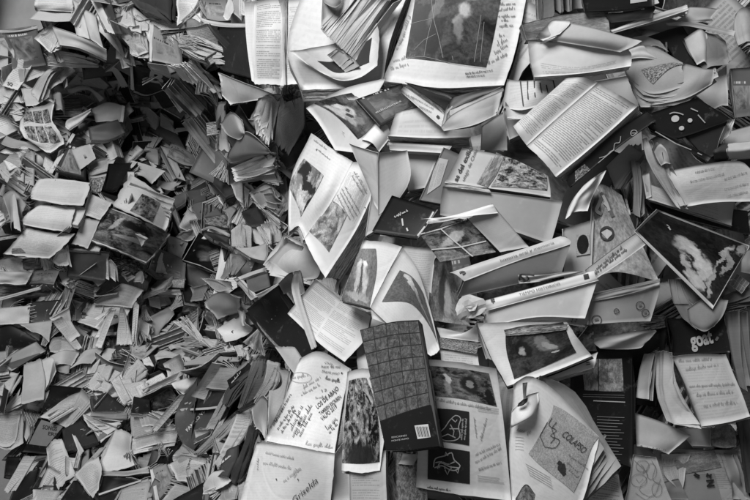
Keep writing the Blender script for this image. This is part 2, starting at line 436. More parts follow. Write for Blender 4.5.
    def ink(s, strokes, w=0.6, tone=0.03, name='handwriting', S=None, off=1.3, px=True):
        """strokes of pen on a sheet; w in mm"""
        S = S or s.last; v = []; f = []
        for st in strokes:
            if len(st) > 3:
                q = [Vector((x[0], x[1], 0)) for x in st]; k = (len(q) - 1) * (2 if len(q) > 20 else 3)
                st = [tuple(cr(q, i / k)[:2]) for i in range(k + 1)]
            P = []
            for q in st:
                u, z = S.inv(*s.px(*q)) if px else q
                u = min(max(u, .005), .995); z = min(max(z, .005), .995)
                P.append(S.p(u, z) + S.nrm(u, z) * off / 1000)
            b = len(v)
            for i, p in enumerate(P):
                d = (P[min(i + 1, len(P) - 1)] - P[max(i - 1, 0)])
                if d.length < 1e-7: d = Vector((1, 0, 0))
                sd = d.normalized().cross(S.n) * (w / 2000)
                v += [p - sd, p + sd]
            for i in range(len(P) - 1): f.append((b + 2 * i, b + 2 * i + 1, b + 2 * i + 3, b + 2 * i + 2))
        new_obj(name, v, f, [[(0, 0)] * 4 for _ in f], [0] * len(f), [flat(tone, .5)], S.obj if hasattr(S, 'obj') else s.root, s.loc, False)
        return s
    def scrawl(s, lines, w=0.38, tone=0.04, S=None, name='handwriting'):
        """lines: (x0,y0,x1,y1,height) in crop pixels: cursive words along each baseline"""
        S = S or s.last; st = []; r = random.Random(int(s.seed * 77))
        for (x0, y0, x1, y1, h) in lines:
            h *= .84; L = math.hypot(x1 - x0, y1 - y0); dx, dy = (x1 - x0) / L, (y1 - y0) / L; nx, ny = dy, -dx
            q = lambda a, c: (x0 + dx * a + nx * c, y0 + dy * a + ny * c)
            t = 0.0; cur = []; left = r.randint(2, 8); lean = h * .16; drift = r.uniform(-.06, .06)
            while t < L:
                lw = h * r.uniform(.22, .46); k = r.random(); base = drift * t + r.uniform(-.04, .04) * h
                top = h * (r.uniform(.85, 1.15) if k < .2 else r.uniform(.36, .56)); bot = -h * r.uniform(.3, .5) if k > .9 else 0
                cur += [q(t, base), q(t + lw * .45 + lean * top / h, base + top * .8), q(t + lw * .30 + lean, base + top), q(t + lw * .22, base + top * .35), q(t + lw * .55, base + bot), q(t + lw * .9, base + h * .1)]
                t += lw; left -= 1
                if left <= 0: st.append(cur); cur = []; t += h * .4; left = r.randint(2, 9)
            if len(cur) > 2: st.append(cur)
        return s.ink(st, w, tone, name, S)
    def write(s, body, p0, p1, tone=0.03, S=None, shear=0.0, h=None, name='lettering', bold=0.0, uv=False, off=1.3, sx=1.0, flip=1):
        """set a word from pixel p0 to p1 along its baseline; h = letter height in pixels of the crop"""
        S = S or s.last
        cu = bpy.data.curves.new('t', 'FONT'); cu.body = body; cu.shear = shear; cu.offset = bold; cu.resolution_u = 3
        ob = bpy.data.objects.new('t', cu); C.objects.link(ob); bpy.context.view_layer.update()
        me = bpy.data.meshes.new_from_object(ob.evaluated_get(bpy.context.evaluated_depsgraph_get()))
        bpy.data.objects.remove(ob)
        xs = [q.co.x for q in me.vertices]
        if not xs: return s
        X0, X1 = min(xs), max(xs)
        a = Vector(p0); d = Vector(p1) - a; L = d.length; d.normalize(); nn = Vector((d.y, -d.x)) * flip
        sy = (h / 0.72) if h else L / (X1 - X0)
        v = []
        for q in me.vertices:
            c = a + d * ((q.co.x - X0) / (X1 - X0) * L) + nn * (q.co.y * sy)
            u, z = (c.x, c.y) if uv else S.inv(*s.px(c.x, c.y))
            v.append(S.p(u, z) + S.nrm(min(max(u, .02), .98), min(max(z, .02), .98)) * off / 1000)
        f = [tuple(p.vertices) for p in me.polygons]
        new_obj(name, v, f, [[(0, 0)] * len(q) for q in f], [0] * len(f), [flat(tone, .5)], S.obj if hasattr(S, 'obj') else s.root, s.loc, False)
        bpy.data.meshes.remove(me)
        return s
# ------------------------------------------------------------------ the room behind the books, and a dark sheet for the gaps
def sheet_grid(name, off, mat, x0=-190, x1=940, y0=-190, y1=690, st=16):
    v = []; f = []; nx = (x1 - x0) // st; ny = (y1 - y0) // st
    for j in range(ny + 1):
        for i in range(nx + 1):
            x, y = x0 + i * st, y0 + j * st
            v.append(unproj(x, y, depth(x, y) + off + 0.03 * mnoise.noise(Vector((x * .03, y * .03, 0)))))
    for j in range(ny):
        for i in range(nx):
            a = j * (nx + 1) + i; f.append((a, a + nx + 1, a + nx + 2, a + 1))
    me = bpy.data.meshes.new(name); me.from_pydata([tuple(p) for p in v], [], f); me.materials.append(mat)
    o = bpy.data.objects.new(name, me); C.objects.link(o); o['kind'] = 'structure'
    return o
sheet_grid('backing_wall', 0.30, cover(.03, .8))  # dark sheet behind the books; its colour stands for shade in the gaps
def plain_sheet(name, quad, mat):
    me = bpy.data.meshes.new(name); me.from_pydata([tuple(unproj(*q)) for q in quad], [], [(0, 1, 2, 3)]); me.materials.append(mat)
    me.uv_layers.new(name='UVMap'); o = bpy.data.objects.new(name, me); C.objects.link(o); o['kind'] = 'structure'
plain_sheet('wall', [(-220, 60, 2.52), (60, 60, 2.52), (60, -220, 2.52), (-220, -220, 2.52)], cover(.30, .8))
plain_sheet('floor', [(-220, 640, 2.2), (16, 640, 2.2), (16, 425, 2.5), (-220, 425, 2.5)], cover(.22, .7))
# ------------------------------------------------------------------ large books, right half and centre
# big photograph album hanging open at the top
b = Book('P', 'open_book', 'large open album at the top with a scratched dark photograph and pen notes', 112)
b.block('320,-52 372,-46 421,-34,4;288,40,0 330,46,4 392,34,2;301,90 345,88,5 382.5,81', (1, 11, 14), slabs=6, tone=.68, cov=.25)
b.block('421,-34,4 470,-36,14 532,-34,4;402,30 455,32,12 517,45,0;382.5,81 440,88,14 504,85,-4', (0, 6, 10), slabs=4, tone=.70, cov=.06, nu=14)
S = b.last
b.pic('419,-26 505,-26 486,67 405.5,57.5', picture(3, .012, .10, 2.6, blobs=((.64,.60,.07,.08,20,.45,.9),(.58,.50,.05,.05,0,.3,.9),(.62,.40,.05,.12,0,.22,.9),(.28,.62,.05,.3,-20,.16,.6),(.12,.4,.12,.2,10,.02,.5),(.32,.25,.10,.2,0,.02,.6)), rough=.25), 'photograph')
b.ink([[(431,-5),(434,20),(438,35),(443,58)],[(436,0),(434,18),(410,24)],[(432,20),(427,40),(424,57)],[(481,15),(474,62)],[(484,22),(480,62)],[(452,56),(453,60)],[(405.5,58.5),(425,57),(450,63),(486,68)],[(414,50),(424,40),(436,34)],[(460,-1),(470,1),(480,0)]], .6, .3, 'scratches')
b.scrawl([(500,5,515,4,3.2),(498,11,514,10,3.4),(498,17,515,16,3.4),(501,21,508,21,3),(499,27,512,26,4),(499,37,504,36,4),(497,46,508,40,5),(495,54,506,46,4),(488,64,508,55,4),(465,74,492,72,1.6),(466,77,484,76,1.4)], .5, .12)
b.scrawl([(401,44,410,16,4),(397,50,404,34,4),(393,62,416,56,4),(391,70,408,64,4)], .45, .22)

# its neighbour: text spread hanging on the left
b = Book('A', 'open_book', 'upright open text book with finely printed pages, hanging left of the big album', 110)
b.leaves('52,8,-50 205,-6;60,150,-60 210,150;80,300,-60 203,318', '98,8,-4 212,-6;90,150,-4 214,150;94,312,-4 204,318', 7, .62, jit=4)
b.page('92,10 140,-2,10 212,-8,-6;85,150 140,150,14 210,150,-6;92,314 140,314,12 203,317,-6', text(.62, 44, .12, .06, .9, .95, ink=.5, seed=1), key='l')
b.page('212,-8,-6 265,-12,8 325,-8;210,150,-6 252,150,10 292,150,;203,317,-6 235,313,6 264,313', text(.70, 40, .1, .1, .85, .9, ink=.3, seed=2))
b.ink([[(244,95),(252,78),(262,88),(250,98),(268,84)],[(240,110),(258,104)]], .5, .2)
b.page('212,0,-14 330,-4,-22;206,318,-14 272,314,-22', tone=.35, name='cover')

b = Book('A', 'fanned_book', 'book with a thick fan of long pages pointing down, above the album fold', 150)
b.leaves('338,108,0 450,-40,-10;350,125 470,-20', '455,212,0 600,0,10;468,226,-20 640,0,-20', 15, .55, th=1.1, jit=6, cov=.12)
b.leaves('345,-20,10 440,-60;340,100,10 445,-20', '362,-10,0 460,-60;362,140,0 480,-10', 5, .4, th=1, jit=5, name='loose_pages')
b = Book('A', 'paper_roll', 'dark rolled tube of paper poking in at the top edge', 165, cat='paper roll')
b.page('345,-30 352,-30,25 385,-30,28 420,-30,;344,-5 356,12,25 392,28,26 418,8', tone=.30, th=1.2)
b.page('350,-12,12 372,2,22 400,-2,20;352,0,12 375,16,22 398,12,18', tone=.05, name='dark_hollow')  # near-black sheet; the shade inside the tube is put into its colour

b = Book('A', 'open_book', 'folded magazine with a curling white margin and dark photograph under the fanned pages', 136)
b.page('222,190,10 300,180 420,150 545,60,10;290,240,8 350,265 420,260 560,150,10;300,248 400,298,14 480,290,16 548,245,6', paper(.64), bow=(0, 4), nu=14)
b.pic('326,226 530,140 520,232 425,270', cover(.035))
b.leaves('362,205,25 395,180,25;385,225,20 420,200,20', '395,225,25 440,200,20;430,270,18 480,240,18', 6, .32, jit=4, th=1)

b = Book('A', 'loose_sheet', 'narrow printed strip of card between the text spread and the fanned pages', 80, cat='sheet')
b.page('285,130 350,20;320,185 372,90', text(.3, 16, ink=.5, seed=9), th=1)
b = Book('A', 'closed_book', 'dark grey cover in the gap right of the upright text spread', 50)
b.closed('280,150 345,100;270,245 350,250', (10, 20, 30), cover(.06))
b = Book('A', 'closed_book', 'narrow pale books wedged above the gap between text spread and fan', 60)
b.closed('300,-20 345,-20;296,120 330,100', (12, 5, 30), cover(.33, seed=3, art=.4))

# portrait magazine
b = Book('P', 'magazine', 'magazine with a close portrait of a bearded face, its white margin curling up', 70)
b.page('306,108 340,90 386,78;318,122 352,118 378,98;335,150,2 363,150,12 394,118,0', text(.62, 10, ink=.0), nu=12)
b.pic('314,103 352,93 379,118 358,139', picture(12, .02, .12, 3.5, blobs=((.16,.62,.10,.22,10,.55,.5),(.42,.55,.20,.17,-20,.48,.5),(.36,.72,.12,.07,-15,.6,.5),(.40,.47,.10,.05,-20,.06,.6),(.47,.60,.04,.04,0,.10,.5),(.50,.30,.14,.10,0,.20,.7),(.30,.34,.1,.1,0,.36,.7)), warp=.07, rough=.35), 'photograph')
b.page('346,97,16 356,96,18;388,138,18 396,124,18', tone=.66, name='folded_margin')
b.page('361,139,10 372,143,22 379,152,10;378,121,12 388,126,22 390,138,8', tone=.72, name='curled_corner')
b = Book('A', 'closed_book', 'black closed book with small white print, under the album fold', 60)
b.closed('470,370 640,310;560,470 690,400', (5, 25, 30), cover(.02, seed=4, art=.2))
b.write('ediciones', (545, 425), (640, 380), .4, h=9)

# magazine spread in the centre
b = Book('P', 'open_book', 'thick open magazine in the centre with a tree photograph and pictures beside printed columns', 125)
b.block('311.5,133,0 334,150,8 352.6,161.5,-8;291,178,0 318,190,16 331,203,-8;289,232,-6 298,226,16 304.5,239,-8', (-4, 4, 10), slabs=4, tone=.70, cov=.3, nu=14)
b.pic('289.5,187.5 304.5,158.5 324,175.5 301,217', picture(21, .10, .62, 2.0, blobs=((.55,.35,.12,.42,8,.03,.25),(.72,.72,.25,.2,0,.03,.3),(.45,.75,.14,.14,0,.25,.6),(.15,.3,.1,.3,0,.75,.8),(.3,.02,.2,.06,0,.02,.3)), warp=.12, rough=.35), 'photograph')
b.scrawl([(314,140,326,150,2.5),(317,149,330,160,1.5)], .5, .25); b.ink([[(316.5,149.5),(317.3,150.4)]], 1.6, .04, 'ink_dot')
b.block('352.6,161.5,-8 364,165,12 374,192,4;331,201,-8 345,210,14 355,232,6;304,238.5,-8 312,255,10 325.5,278,4', (13, 5, 26), mat=text(.72, 46, .52, .08, .9, .88, cols=1, ink=.4, rot=1, seed=6), slabs=8, tone=.66, cov=.22, nu=14)
b.pic('332.5,200 346.5,215 329,252 309,230.5', picture(23, .12, .6, 3.4, rough=.4), 'photograph')
b.scrawl([(354,172,366,193,3),(352,176,362,194,2.5),(345,187,358,213,1.6),(342,189,355,215,1.6),(340,192,352,217,1.6),(337,195,350,219,1.6)], .45, .25)
b.ink([[(364.5,207),(365.3,208)]], 1.8, .04, 'ink_dot')

b = Book('D', 'folder', 'pale standing folded folder to the right of the tree magazine, blank outside', 95, cat='folder')
b.page('515,160,30 625,150,0;515,378,30 632,262,0;517,384,30 553,383,0', tone=.50, th=1.2, name='front_board')
b.page('405,125,-20 515,160,30;440,200,-20 515,260,30;495,330,-20 517,383,30', tone=.56, th=1.2, name='side_board')
b = Book('D', 'closed_book', 'grey book standing behind the portrait magazine, mostly covered', 30)
b.closed('380,80 520,150;440,190 520,320', (10, 5, 30), cover(.4))
b = Book('D', 'leaning_book', 'light grey standing book between the folder and the exile book', 55)
b.closed('612,148 745,160;630,300 690,290', (6, 12, 30), cover(.46))
b = Book('D', 'thick_magazine', 'thick plain book peeking out under the right side of the tree magazine', 75)
b.closed('495,290 640,265;470,470 520,440', (6, 12, 25), cover(.4), tone=.6)

# white open book right of the portrait
b = Book('P', 'open_book', 'white blank-topped book lying flat with its page edges facing down', 105)
b.block('396,112 434,106,6 466,112;388,136 430,138,4 471,137', (-1, 9, 26), slabs=7, tone=.64, cov=.5, mat=text(.64, 6, ink=.12))
b.block('388,142,-22 440,145,-18 452,146,-18;390,150,-22 440,153,-18 446,154,-18', (0, 3, 10), slabs=3, tone=.6)

# spine book under album
b = Book('P', 'paperback', 'black paperback with a white printed spine and round badge, under the album edge', 112)
b.closed('405,82 468,97;448,111 448,124', (-5, 6, 12), cover(.025), spine='b', spmat=cover(.7), tone=.6)
b.page('400,91,14 404,86,14;439,125,14 444,114,14;440,123,14 446,117,14', cover(.72), name='spine')
b.write('LA MEMORIA DE LAS', (406, 95), (433, 109.5), .08, h=1.7); b.write('HISTORIAS', (419,107), (431, 113), .1, h=1.6)
b.ink([[(437,116),(439,118)],[(436.6,117.6),(438.6,115.8)]], 3.6, .06, 'badge')
b.page('421,88,15 449,98,15;452,97,15 455,101,15;446,112,15 449,112,15', picture(31, .03, .3, 60., detail=2., rough=.5), name='printed_panel')
b = Book('P', 'curled_magazine', 'grey magazine rolled toward the viewer beside the white spine, below the album', 128)
b.leaves('441,127,-4 452,101,0 503,88,0;444,132,-4 470,112,22 500,106,0', '446,126,6 456,106,8 503,90,4;449,130,0 474,126,20 496,114,0', 6, .45, th=1, jit=3)
b.page('441,127,2 456,112,22 503,90,6;444,131,4 474,125,34 496,115,4', tone=.44)
b.page('452,97,6 475,91,12 503,86,6;446,112,6 462,104,12 480,97,8', tone=.15, name='cover')
b = Book('B', 'magazine', 'folded printed magazine with pictograms, right of the rolled magazine', 98)
b.leaves('392,380 470,400 560,370;400,440 480,430 630,365', '395,400 470,420 555,395;402,446 480,440 625,368', 5, .55, th=1)
b.page('400,295,0 470,300,6 620,288,0;385,380,0 500,350,18 630,325,0;388,402,-8 470,408,16 632,352,-4', text(.58, 12, ink=.1), nu=14)
b.ink([[(445,275),(460,395)],[(470,290),(478,370)],[(497,295),(503,360)],[(522,310),(527,345)],[(545,318),(550,345)],[(570,300),(578,335),(590,330)],[(555,300),(570,300)]], 1.8, .05, 'printed_bars')
b = Book('B', 'closed_book', 'pale book half hidden below the pictogram magazine', 60)
b.closed('385,410 560,400;410,520 580,440', (0, 16, 30), cover(.45))
b = Book('B', 'standing_sheet', 'grey upright divider card under the rolled magazine', 70, cat='sheet')
b.page('305,470,10 395,410,0;300,560 400,560', tone=.38, th=1)

# exile book, kraft cover
b = Book('E', 'paperback', 'slim book whose cover reads del exilio above a photograph of a crowd', 112)
b.closed('232,140 400,175,4 552,245;200,205 380,240,4 560,288;168,268 350,294,4 562,322', (0, 12, 16), cover(.50, seed=5), spine='b', spmat=cover(.6), tone=.6)
b.pic('390,172 545,232 548,300 338,286', picture(33, .02, .5, 7., .42, .58, rough=.45), 'photograph')
b.pic('355,170 388,172 328,288 285,274', picture(34, .12, .4, 4.), 'photograph')
b.write('as del exilio', (213, 268), (272, 142), .03, h=17, bold=.02); b.write('uiago de Chile', (240, 266), (290, 150), .08, h=12)
b.write('compilacion', (298, 262), (345, 180), .2, h=7)
b = Book('E', 'hardback', 'broad plain kraft cover book lying under the exile book', 100)
b.closed('160,285,6 380,312,6 606,342;152,335 370,360,8 585,420;150,392 350,430,8 562,500', (3, 16, 24), cover(.36, .6), spine='t', spmat=cover(.12, seed=8, art=.5), sq=.01)
b.page('168,272,18 330,290,18;170,285,18 340,308,18', picture(35, .08, .6, 3., .4, .6), name='printed_edge')
b = Book('E', 'closed_book', 'grey banded book sticking out to the left of the exile book', 92)
b.closed('165,140 222,165;75,335 155,350', (-3, 10, 24), cover(.17), tone=.5)
b.pic('140,178 180,186 150,280 100,315', text(.45, 12, ink=.4, rot=1), 'label')
b = Book('E', 'paperback', 'black book with pale speckled lettering, left of the curled white page', 105)
b.closed('-30,318 138,372;-105,452 66,476', (-2, 10, 18), cover(.02), spine='r', spmat=picture(36, .05, .6, 14.))
b.ink([[(105,425),(125,380)],[(66,470),(98,436)]], 2.5, .6, 'speckled_print')
b.scrawl([(-20,400,30,380,10)], .8, .5, name='printed_marks'); b.ink([[(8,405),(12,432)],[(25,440),(30,452)]], 2.2, .6, 'printed_marks')

b = Book('P', 'open_book', 'book with a brightly lit curled white page over a striped photograph, centre of the heap', 118)
b.page('421,219,14 450,216,20 492,204,26;430,219,16 460,215,28 494,206,30;440,221,16 470,216,34 498,213,26', tone=.75, name='curled_page')
b.page('428,219 455,215,6 490,205,14;428,224 452,220,4 483,212,8', text(.6, 4, ink=.2), name='page_margin')
b.leaves('468,219,10 492,204,24;500,252,0 528,246,4', '476,222,2 494,208,16;502,255,-10 528,249,-8', 5, .45)
b.page('468,219,12 492,204,26;500,252,4 529,247,8', tone=.47)
b.page('420,234 468,218;440,262 496,252', picture(37, .02, .3, 3.0, blobs=((.5,.6,.3,.1,30,.5,.4),), rough=.4), name='photograph_page')
b.ink([[(420,233),(440,229),(467,219)],[(441,229),(452,239),(465,250),(478,262)],[(430,250),(460,247),(486,241)]], 1.6, .6, 'white_rules')
b.scrawl([(424,231,466,218,2.2)], .5, .06, name='printed_line')

# grey hardback and white spine
b = Book('H', 'hardback', 'grey cloth hardback standing on its fore edge with a pale lettered spine', 118)
b.closed('240,190,14 430,118,14 636,52,14;228,222 410,178 606,150;214,250,-16 400,210,-16 600,165,-16', (-6, -16, 20), cover(.20, .5), spine='t', spmat=cover(.5), tone=.5)
b.page('185,160,-4 400,88,-4 600,22,-4;212,172,10 420,102,10 634,42,10;240,192,15 430,118,15 637,54,15', cover(.50), name='spine', bow=(0, 3))
b.write('historia oral y memoria', (375, 118), (575, 52), .15, h=8); b.ink([[(222,160),(232,156),(242,158),(232,164)]], 2.4, .05, 'emblem')
b.page('600,22,-2 616,24,8 632,40,8;600,34,-4 614,38,2 630,50,2', tone=.25, name='spine_end')
b = Book('H', 'paperback', 'white paperback with a small square emblem on its spine, below the grey hardback', 128)
b.closed('318,296 520,245 735,190;330,360 510,325 690,330', (0, 0, 30), cover(.55), spine='t', th=1, tone=.6)
b.page('318,262,4 520,208,4 722,150,4;322,282,10 520,228,10 730,172,10;322,302,8 520,248,8 742,188,8', cover(.68), name='spine')
b.pic('683,168 702,163 706,180 687,185', cover(.05), 'emblem'); b.ink([[(338,262),(352,258)],[(340,268),(354,266)],[(344,258),(347,272)]], 1.8, .08, 'emblem')
b.write('TIEMPO HISTORICO', (445, 246), (596, 203), .12, h=8)
b = Book('H', 'stapled_booklet', 'crumpled booklet with a bent wire binding between the two spines', 135, cat='booklet')
b.page('440,165 520,168 640,152;445,200 520,192 690,155', tone=.42, wob=6)
b.ink([[(500,170),(455,165),(445,185),(460,195),(480,180),(470,172)],[(448,172),(470,190)]], 2.4, .03, 'wire')
b = Book('H', 'wrapped_packet', 'crumpled white paper wrapped end at the left of the emblem spine', 138, cat='paper')
b.page('205,290,-4 232,248,-2 262,242,2;212,312,-2 258,286,2 318,264,4;224,336,-4 270,328,-2 318,303,0', tone=.52, wob=5, th=1.5, name='crumpled_paper', facet=True, nu=6, nv=5)
b.page('240,284,10 290,276,10;258,304,10 280,300,8', tone=.58, name='torn_flap', wob=3)
b = Book('H', 'open_book', 'open page with a pen note hanging below the white emblem spine', 116)
b.leaves('310,330,-8 500,285,-14 705,225,-14;318,380,-8 500,355,-14 705,350,-14', '320,310,4 500,262,4 702,215,0;330,370 500,345,4 692,345,0', 5, .56)
b.page('330,306,6 500,262,8 702,226,2;345,350,4 500,335,12 695,300,0;365,395,0 500,340,10 690,362,0', text(.58, 14, ink=.15, seed=4), nu=12)
b.scrawl([(655,345,668,285,9),(640,345,655,300,7)], .5, .15)
b.page('355,352,10 372,385,16 350,430,6;365,345,12 392,368,26 362,432,12;400,362,10 408,372,16 368,430,8', tone=.72, name='curled_corner')
b = Book('P', 'magazine', 'white page with a rounded dark square photograph, below the emblem spine', 134)
b.block('477,323 520,322,6 567,322;490,355 530,350,6 578,339;507,386 550,373,4 592,356', (1, 2.5, 8), slabs=2, tone=.70, cov=.03)
b.pic('505.5,335.5 563,322 576,352 514,379', picture(41, .02, .09, 2.2, blobs=((.30,.55,.13,.22,20,.02,.3),(.28,.52,.05,.1,10,.4,.7),(.62,.55,.10,.24,25,.20,.4),(.70,.45,.05,.16,35,.35,.5),(.76,.25,.06,.03,0,.6,.4)), warp=.05, rough=.2), 'photograph')
b.page('504,330,6 530,325,10 568,324,6;506,336,6 532,334,12 566,330,8', picture(42, .03, .4, 7.), name='photograph_strip')
b.scrawl([(495,366,506,352,4),(500,378,512,366,5),(508,382,516,372,4)], .5, .15)
b = Book('P', 'paperback', 'thin white book edge with small badge under the rounded photograph page', 118)
b.block('540,375,0 598,352,0;545,382,0 594,368,0', (0, 3, 12), slabs=3, tone=.65)
b.ink([[(586,363),(590,362)],[(586,365),(590,364)]], 1.2, .05, 'emblem')

# middle cluster left of spine end
b = Book('H', 'magazine', 'grey picture page with a folded figure behind the skeleton magazine', 96)
b.page('130,100 190,108;110,230 215,240;110,335 262,358', picture(43, .08, .25, 2.2, blobs=((.45,.5,.14,.4,-15,.05,.6),(.6,.4,.1,.3,-20,.32,.7))))
b.page('8,58,6 75,66,8 145,72,6;40,150 85,160,4 125,150;80,250 100,260 112,290', text(.60, 22, ink=.2, seed=12), name='text_page')
b = Book('H', 'postcard', 'white blank card standing on a speckled stone-like print', 104, cat='card')
b.page('137,362 265,380 290,330;145,385 200,395 292,372;152,402 220,408 292,418', tone=.62)
b = Book('H', 'print', 'finely speckled dark rectangular print below the blank card', 100, cat='print')
b.page('148,400 292,420;150,440 286,462', picture(44, .02, .42, 26., .42, .58, detail=3., rough=.5))
b = Book('H', 'magazine', 'pale printed page running under the speckled print to the art book', 82)
b.page('150,448 290,462;160,540 300,540', text(.58, 10, ink=.3))
b = Book('H', 'closed_book', 'grey narrow book standing upright left of the rounded photograph page', 98)
b.closed('288,345 320,335;330,480 372,500', (-6, 4, 20), cover(.42))
b = Book('H', 'closed_book', 'grey book with soft folds just above the wrapped packet', 60)
b.closed('140,80 250,60;180,330 300,300', (4, 4, 20), cover(.18, seed=6, art=.6))

# skeleton magazine
b = Book('G', 'open_book', 'open magazine with a standing skeleton picture and a skeletal hand picture', 128)
b.leaves('500,46,-44 640,68,-10;415,264,-50 522,294,-20', '496,52,-60 640,72,-30;418,272,-64 522,300,-40', 4, .6, jit=1)
b.block('498,38,-6 575,44,12 641,62,20;455,150,-6 530,160,14 580,175,18;412,262,-8 470,276,12 523,290,14', (-4, 4, 8), slabs=2, tone=.70)
b.pic('452,68 545,70 520,300 418,262', picture(51, .14, .20, 2.0, blobs=((.5,.72,.14,.10,0,.75,.5),(.5,.50,.22,.20,0,.55,.6),(.36,.38,.06,.26,-8,.6,.5),(.62,.38,.06,.26,8,.6,.5),(.5,.15,.4,.07,0,.42,.5),(.5,.5,.04,.3,0,.12,.5)), warp=.09, detail=7.), 'photograph')
b.block('641,62,20 700,150,18 748,300,8 782,445,0;582,176,18 650,240,24 700,330,14 770,460,2;523,290,14 600,360,18 680,420,10 748,470,0', (4, 5, 6), slabs=2, tone=.68)
b.pic('634,150 720,235 775,428 567,268', picture(52, .10, .16, 1.6, blobs=((.30,.86,.10,.06,-30,.6,.5),(.42,.74,.05,.22,25,.55,.5),(.52,.72,.05,.24,30,.6,.5),(.60,.55,.05,.22,30,.42,.6),(.74,.32,.05,.26,30,.34,.6)), warp=.08, detail=7.), 'photograph')
b.page('523,292,2 600,340,2;530,330,0 608,360,0', tone=.66, name='under_page')

b = Book('G', 'open_book', 'open book page of printed columns with thick fore edge, left of the skeleton magazine', 138)
b.block('320,182,0 420,262,6 525,322,4;262,250,0 370,330,12 500,410,6;215,312,-2 320,412,6 425,492,2', (14, -4, 24), mat=text(.66, 30, .06, .08, .92, .92, cols=2, ink=.33, gap=.36, seed=21), slabs=7, tone=.64, nu=14)
b.page('240,158,8 258,150,14;232,235,4 262,240,10;305,447,16 322,435,18', tone=.42, name='loose_leaf')
b = Book('G', 'blank_pages', 'pale loose sheets lying left of the tree magazine foot', 70, cat='sheets')
b.leaves('215,40 270,60;125,130 255,180', '200,10 330,110;150,170 300,200', 5, .5)
b.page('205,15 290,60 340,140;160,75 230,120 320,180;122,130 190,165 260,185', tone=.55)
b = Book('G', 'notebook', 'blank black notebook cover lying tilted, left centre', 142)
b.closed('62,296 120,250,2 182,205;150,400 200,350,4 258,310;250,498 290,465,2 334,430', (-8, 16, 18), cover(.012, .5), spine='r', tone=.66)
b = Book('G', 'magazine', 'dark glossy leaf curling up behind the black notebook', 120)
b.page('180,200 215,165,14 240,155;200,240 235,230,14 275,240', tone=.04)
b.page('232,155,4 262,150,8;262,245,2 280,235,6', tone=.3, name='leaf')
b = Book('G', 'open_box', 'small open box-like book with hollow frame of board, left of the notebook', 70, cat='box')
b.page('12,182 130,138;25,190 128,152', tone=.42, th=6, name='top_board'); b.page('12,182 28,176;80,262 95,252', tone=.46, th=6, name='left_board')
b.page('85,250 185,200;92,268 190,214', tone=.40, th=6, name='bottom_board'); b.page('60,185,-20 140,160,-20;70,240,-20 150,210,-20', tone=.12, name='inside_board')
b = Book('G', 'paperback', 'white book edge showing below the tip of the black notebook', 112)
b.page('75,330 130,372;130,395 200,440;235,500 262,512', tone=.66)

# signed guest book
b = Book('J', 'guest_book', 'white open guest book covered in signatures and handwritten dedications', 125)
b.block('232,28,0 300,5,4 398,62,0;180,165,0 260,160,6 372,205,0;113,303,-6 230,325,2 350,345,-6', (4, 3, 10), slabs=4, tone=.76, cov=.6, nu=12)
S1 = b.last
b.write('Chile', (316,44), (342,50), .15, h=8, shear=.3, name='handwriting'); b.write('hace 46 mil', (305,58), (368,60), .05, h=9, shear=.2, name='handwriting')
b.write('Thank you!', (306,74), (364,82), .05, h=9, shear=.3, name='handwriting'); b.scrawl([(318,96,362,108,14)], .6, .05)
b.ink([[(371,75),(375,78)]], 2.6, .05, 'ink_dot'); b.write('12', (308,140), (325,136), .1, h=9, name='handwriting'); b.scrawl([(286,162,322,158,8)], .4, .3)
b.write('LOS DE ABAJO', (293,197), (365,130), .04, h=14, shear=.2, name='handwriting', bold=.01)
b.write('TAMBIEN ESCRIBEN', (303,218), (374,158), .04, h=12, shear=.2, name='handwriting', bold=.01)
b.write('VALPO 2019', (310,236), (360,190), .04, h=14, shear=.3, name='handwriting', bold=.01); b.scrawl([(326,268,358,232,18),(332,280,360,250,16)], .55, .04)
b.scrawl([(140,235,172,190,9),(148,252,208,150,9),(162,265,210,185,10),(176,278,214,200,11),(208,270,245,190,18),(224,285,272,190,18),(236,290,272,215,16),(214,292,240,225,16),(155,240,180,196,8),(134,262,150,238,8)], .55, .04)
b.scrawl([(205,98,262,88,14),(246,128,300,90,13),(238,152,300,118,11)], .45, .3)
b.ink([[(255+36*math.cos(t*.45)-18,92+17*math.sin(t*.45)) for t in range(15)]], .5, .3)
b.scrawl([(252,316,345,332,16)], .5, .35)
b.block('90,306,2 200,318,5 350,347,0;62,400,0 190,400,4 345,420,0;30,520,0 180,520,3 335,520,0', (8, 2, 30), slabs=6, tone=.76, cov=.45, nu=12)
b.write('Griselda', (216, 510), (296, 438), .04, h=20, shear=.4, name='handwriting', bold=-.005)
b.scrawl([(120,345,215,360,9),(95,400,100,360,8),(112,378,200,396,12),(180,440,235,395,12),(215,425,232,395,14)], .45, .35)
b.ink([[(155,431),(158,431)],[(226,430),(229,431)]], 2.6, .05, 'ink_dot')
b.leaves('350,345,-6 392,298,-30;338,520,-6 408,520,-30', '352,352,-20 396,310,-44;345,520,-20 410,520,-44', 5, .58)

b = Book('J', 'magazine', 'page with a dark photograph of tangled scrub and a handwritten right margin', 116)
b.block('392,72 440,62,8 495,66;380,200 450,190,10 522,205;372,402 440,410,6 500,402', (2, 6, 10), slabs=3, tone=.70, cov=.4)
b.pic('398,102 455,93 498,372 372,376', picture(61, .01, .55, 5.5, .46, .66, 1.2, rough=.3, blobs=((.5,.05,.4,.12,0,.03,.6),)), 'photograph')
b.scrawl([(465,90,505,290,10),(482,90,515,270,9)], .5, .15)

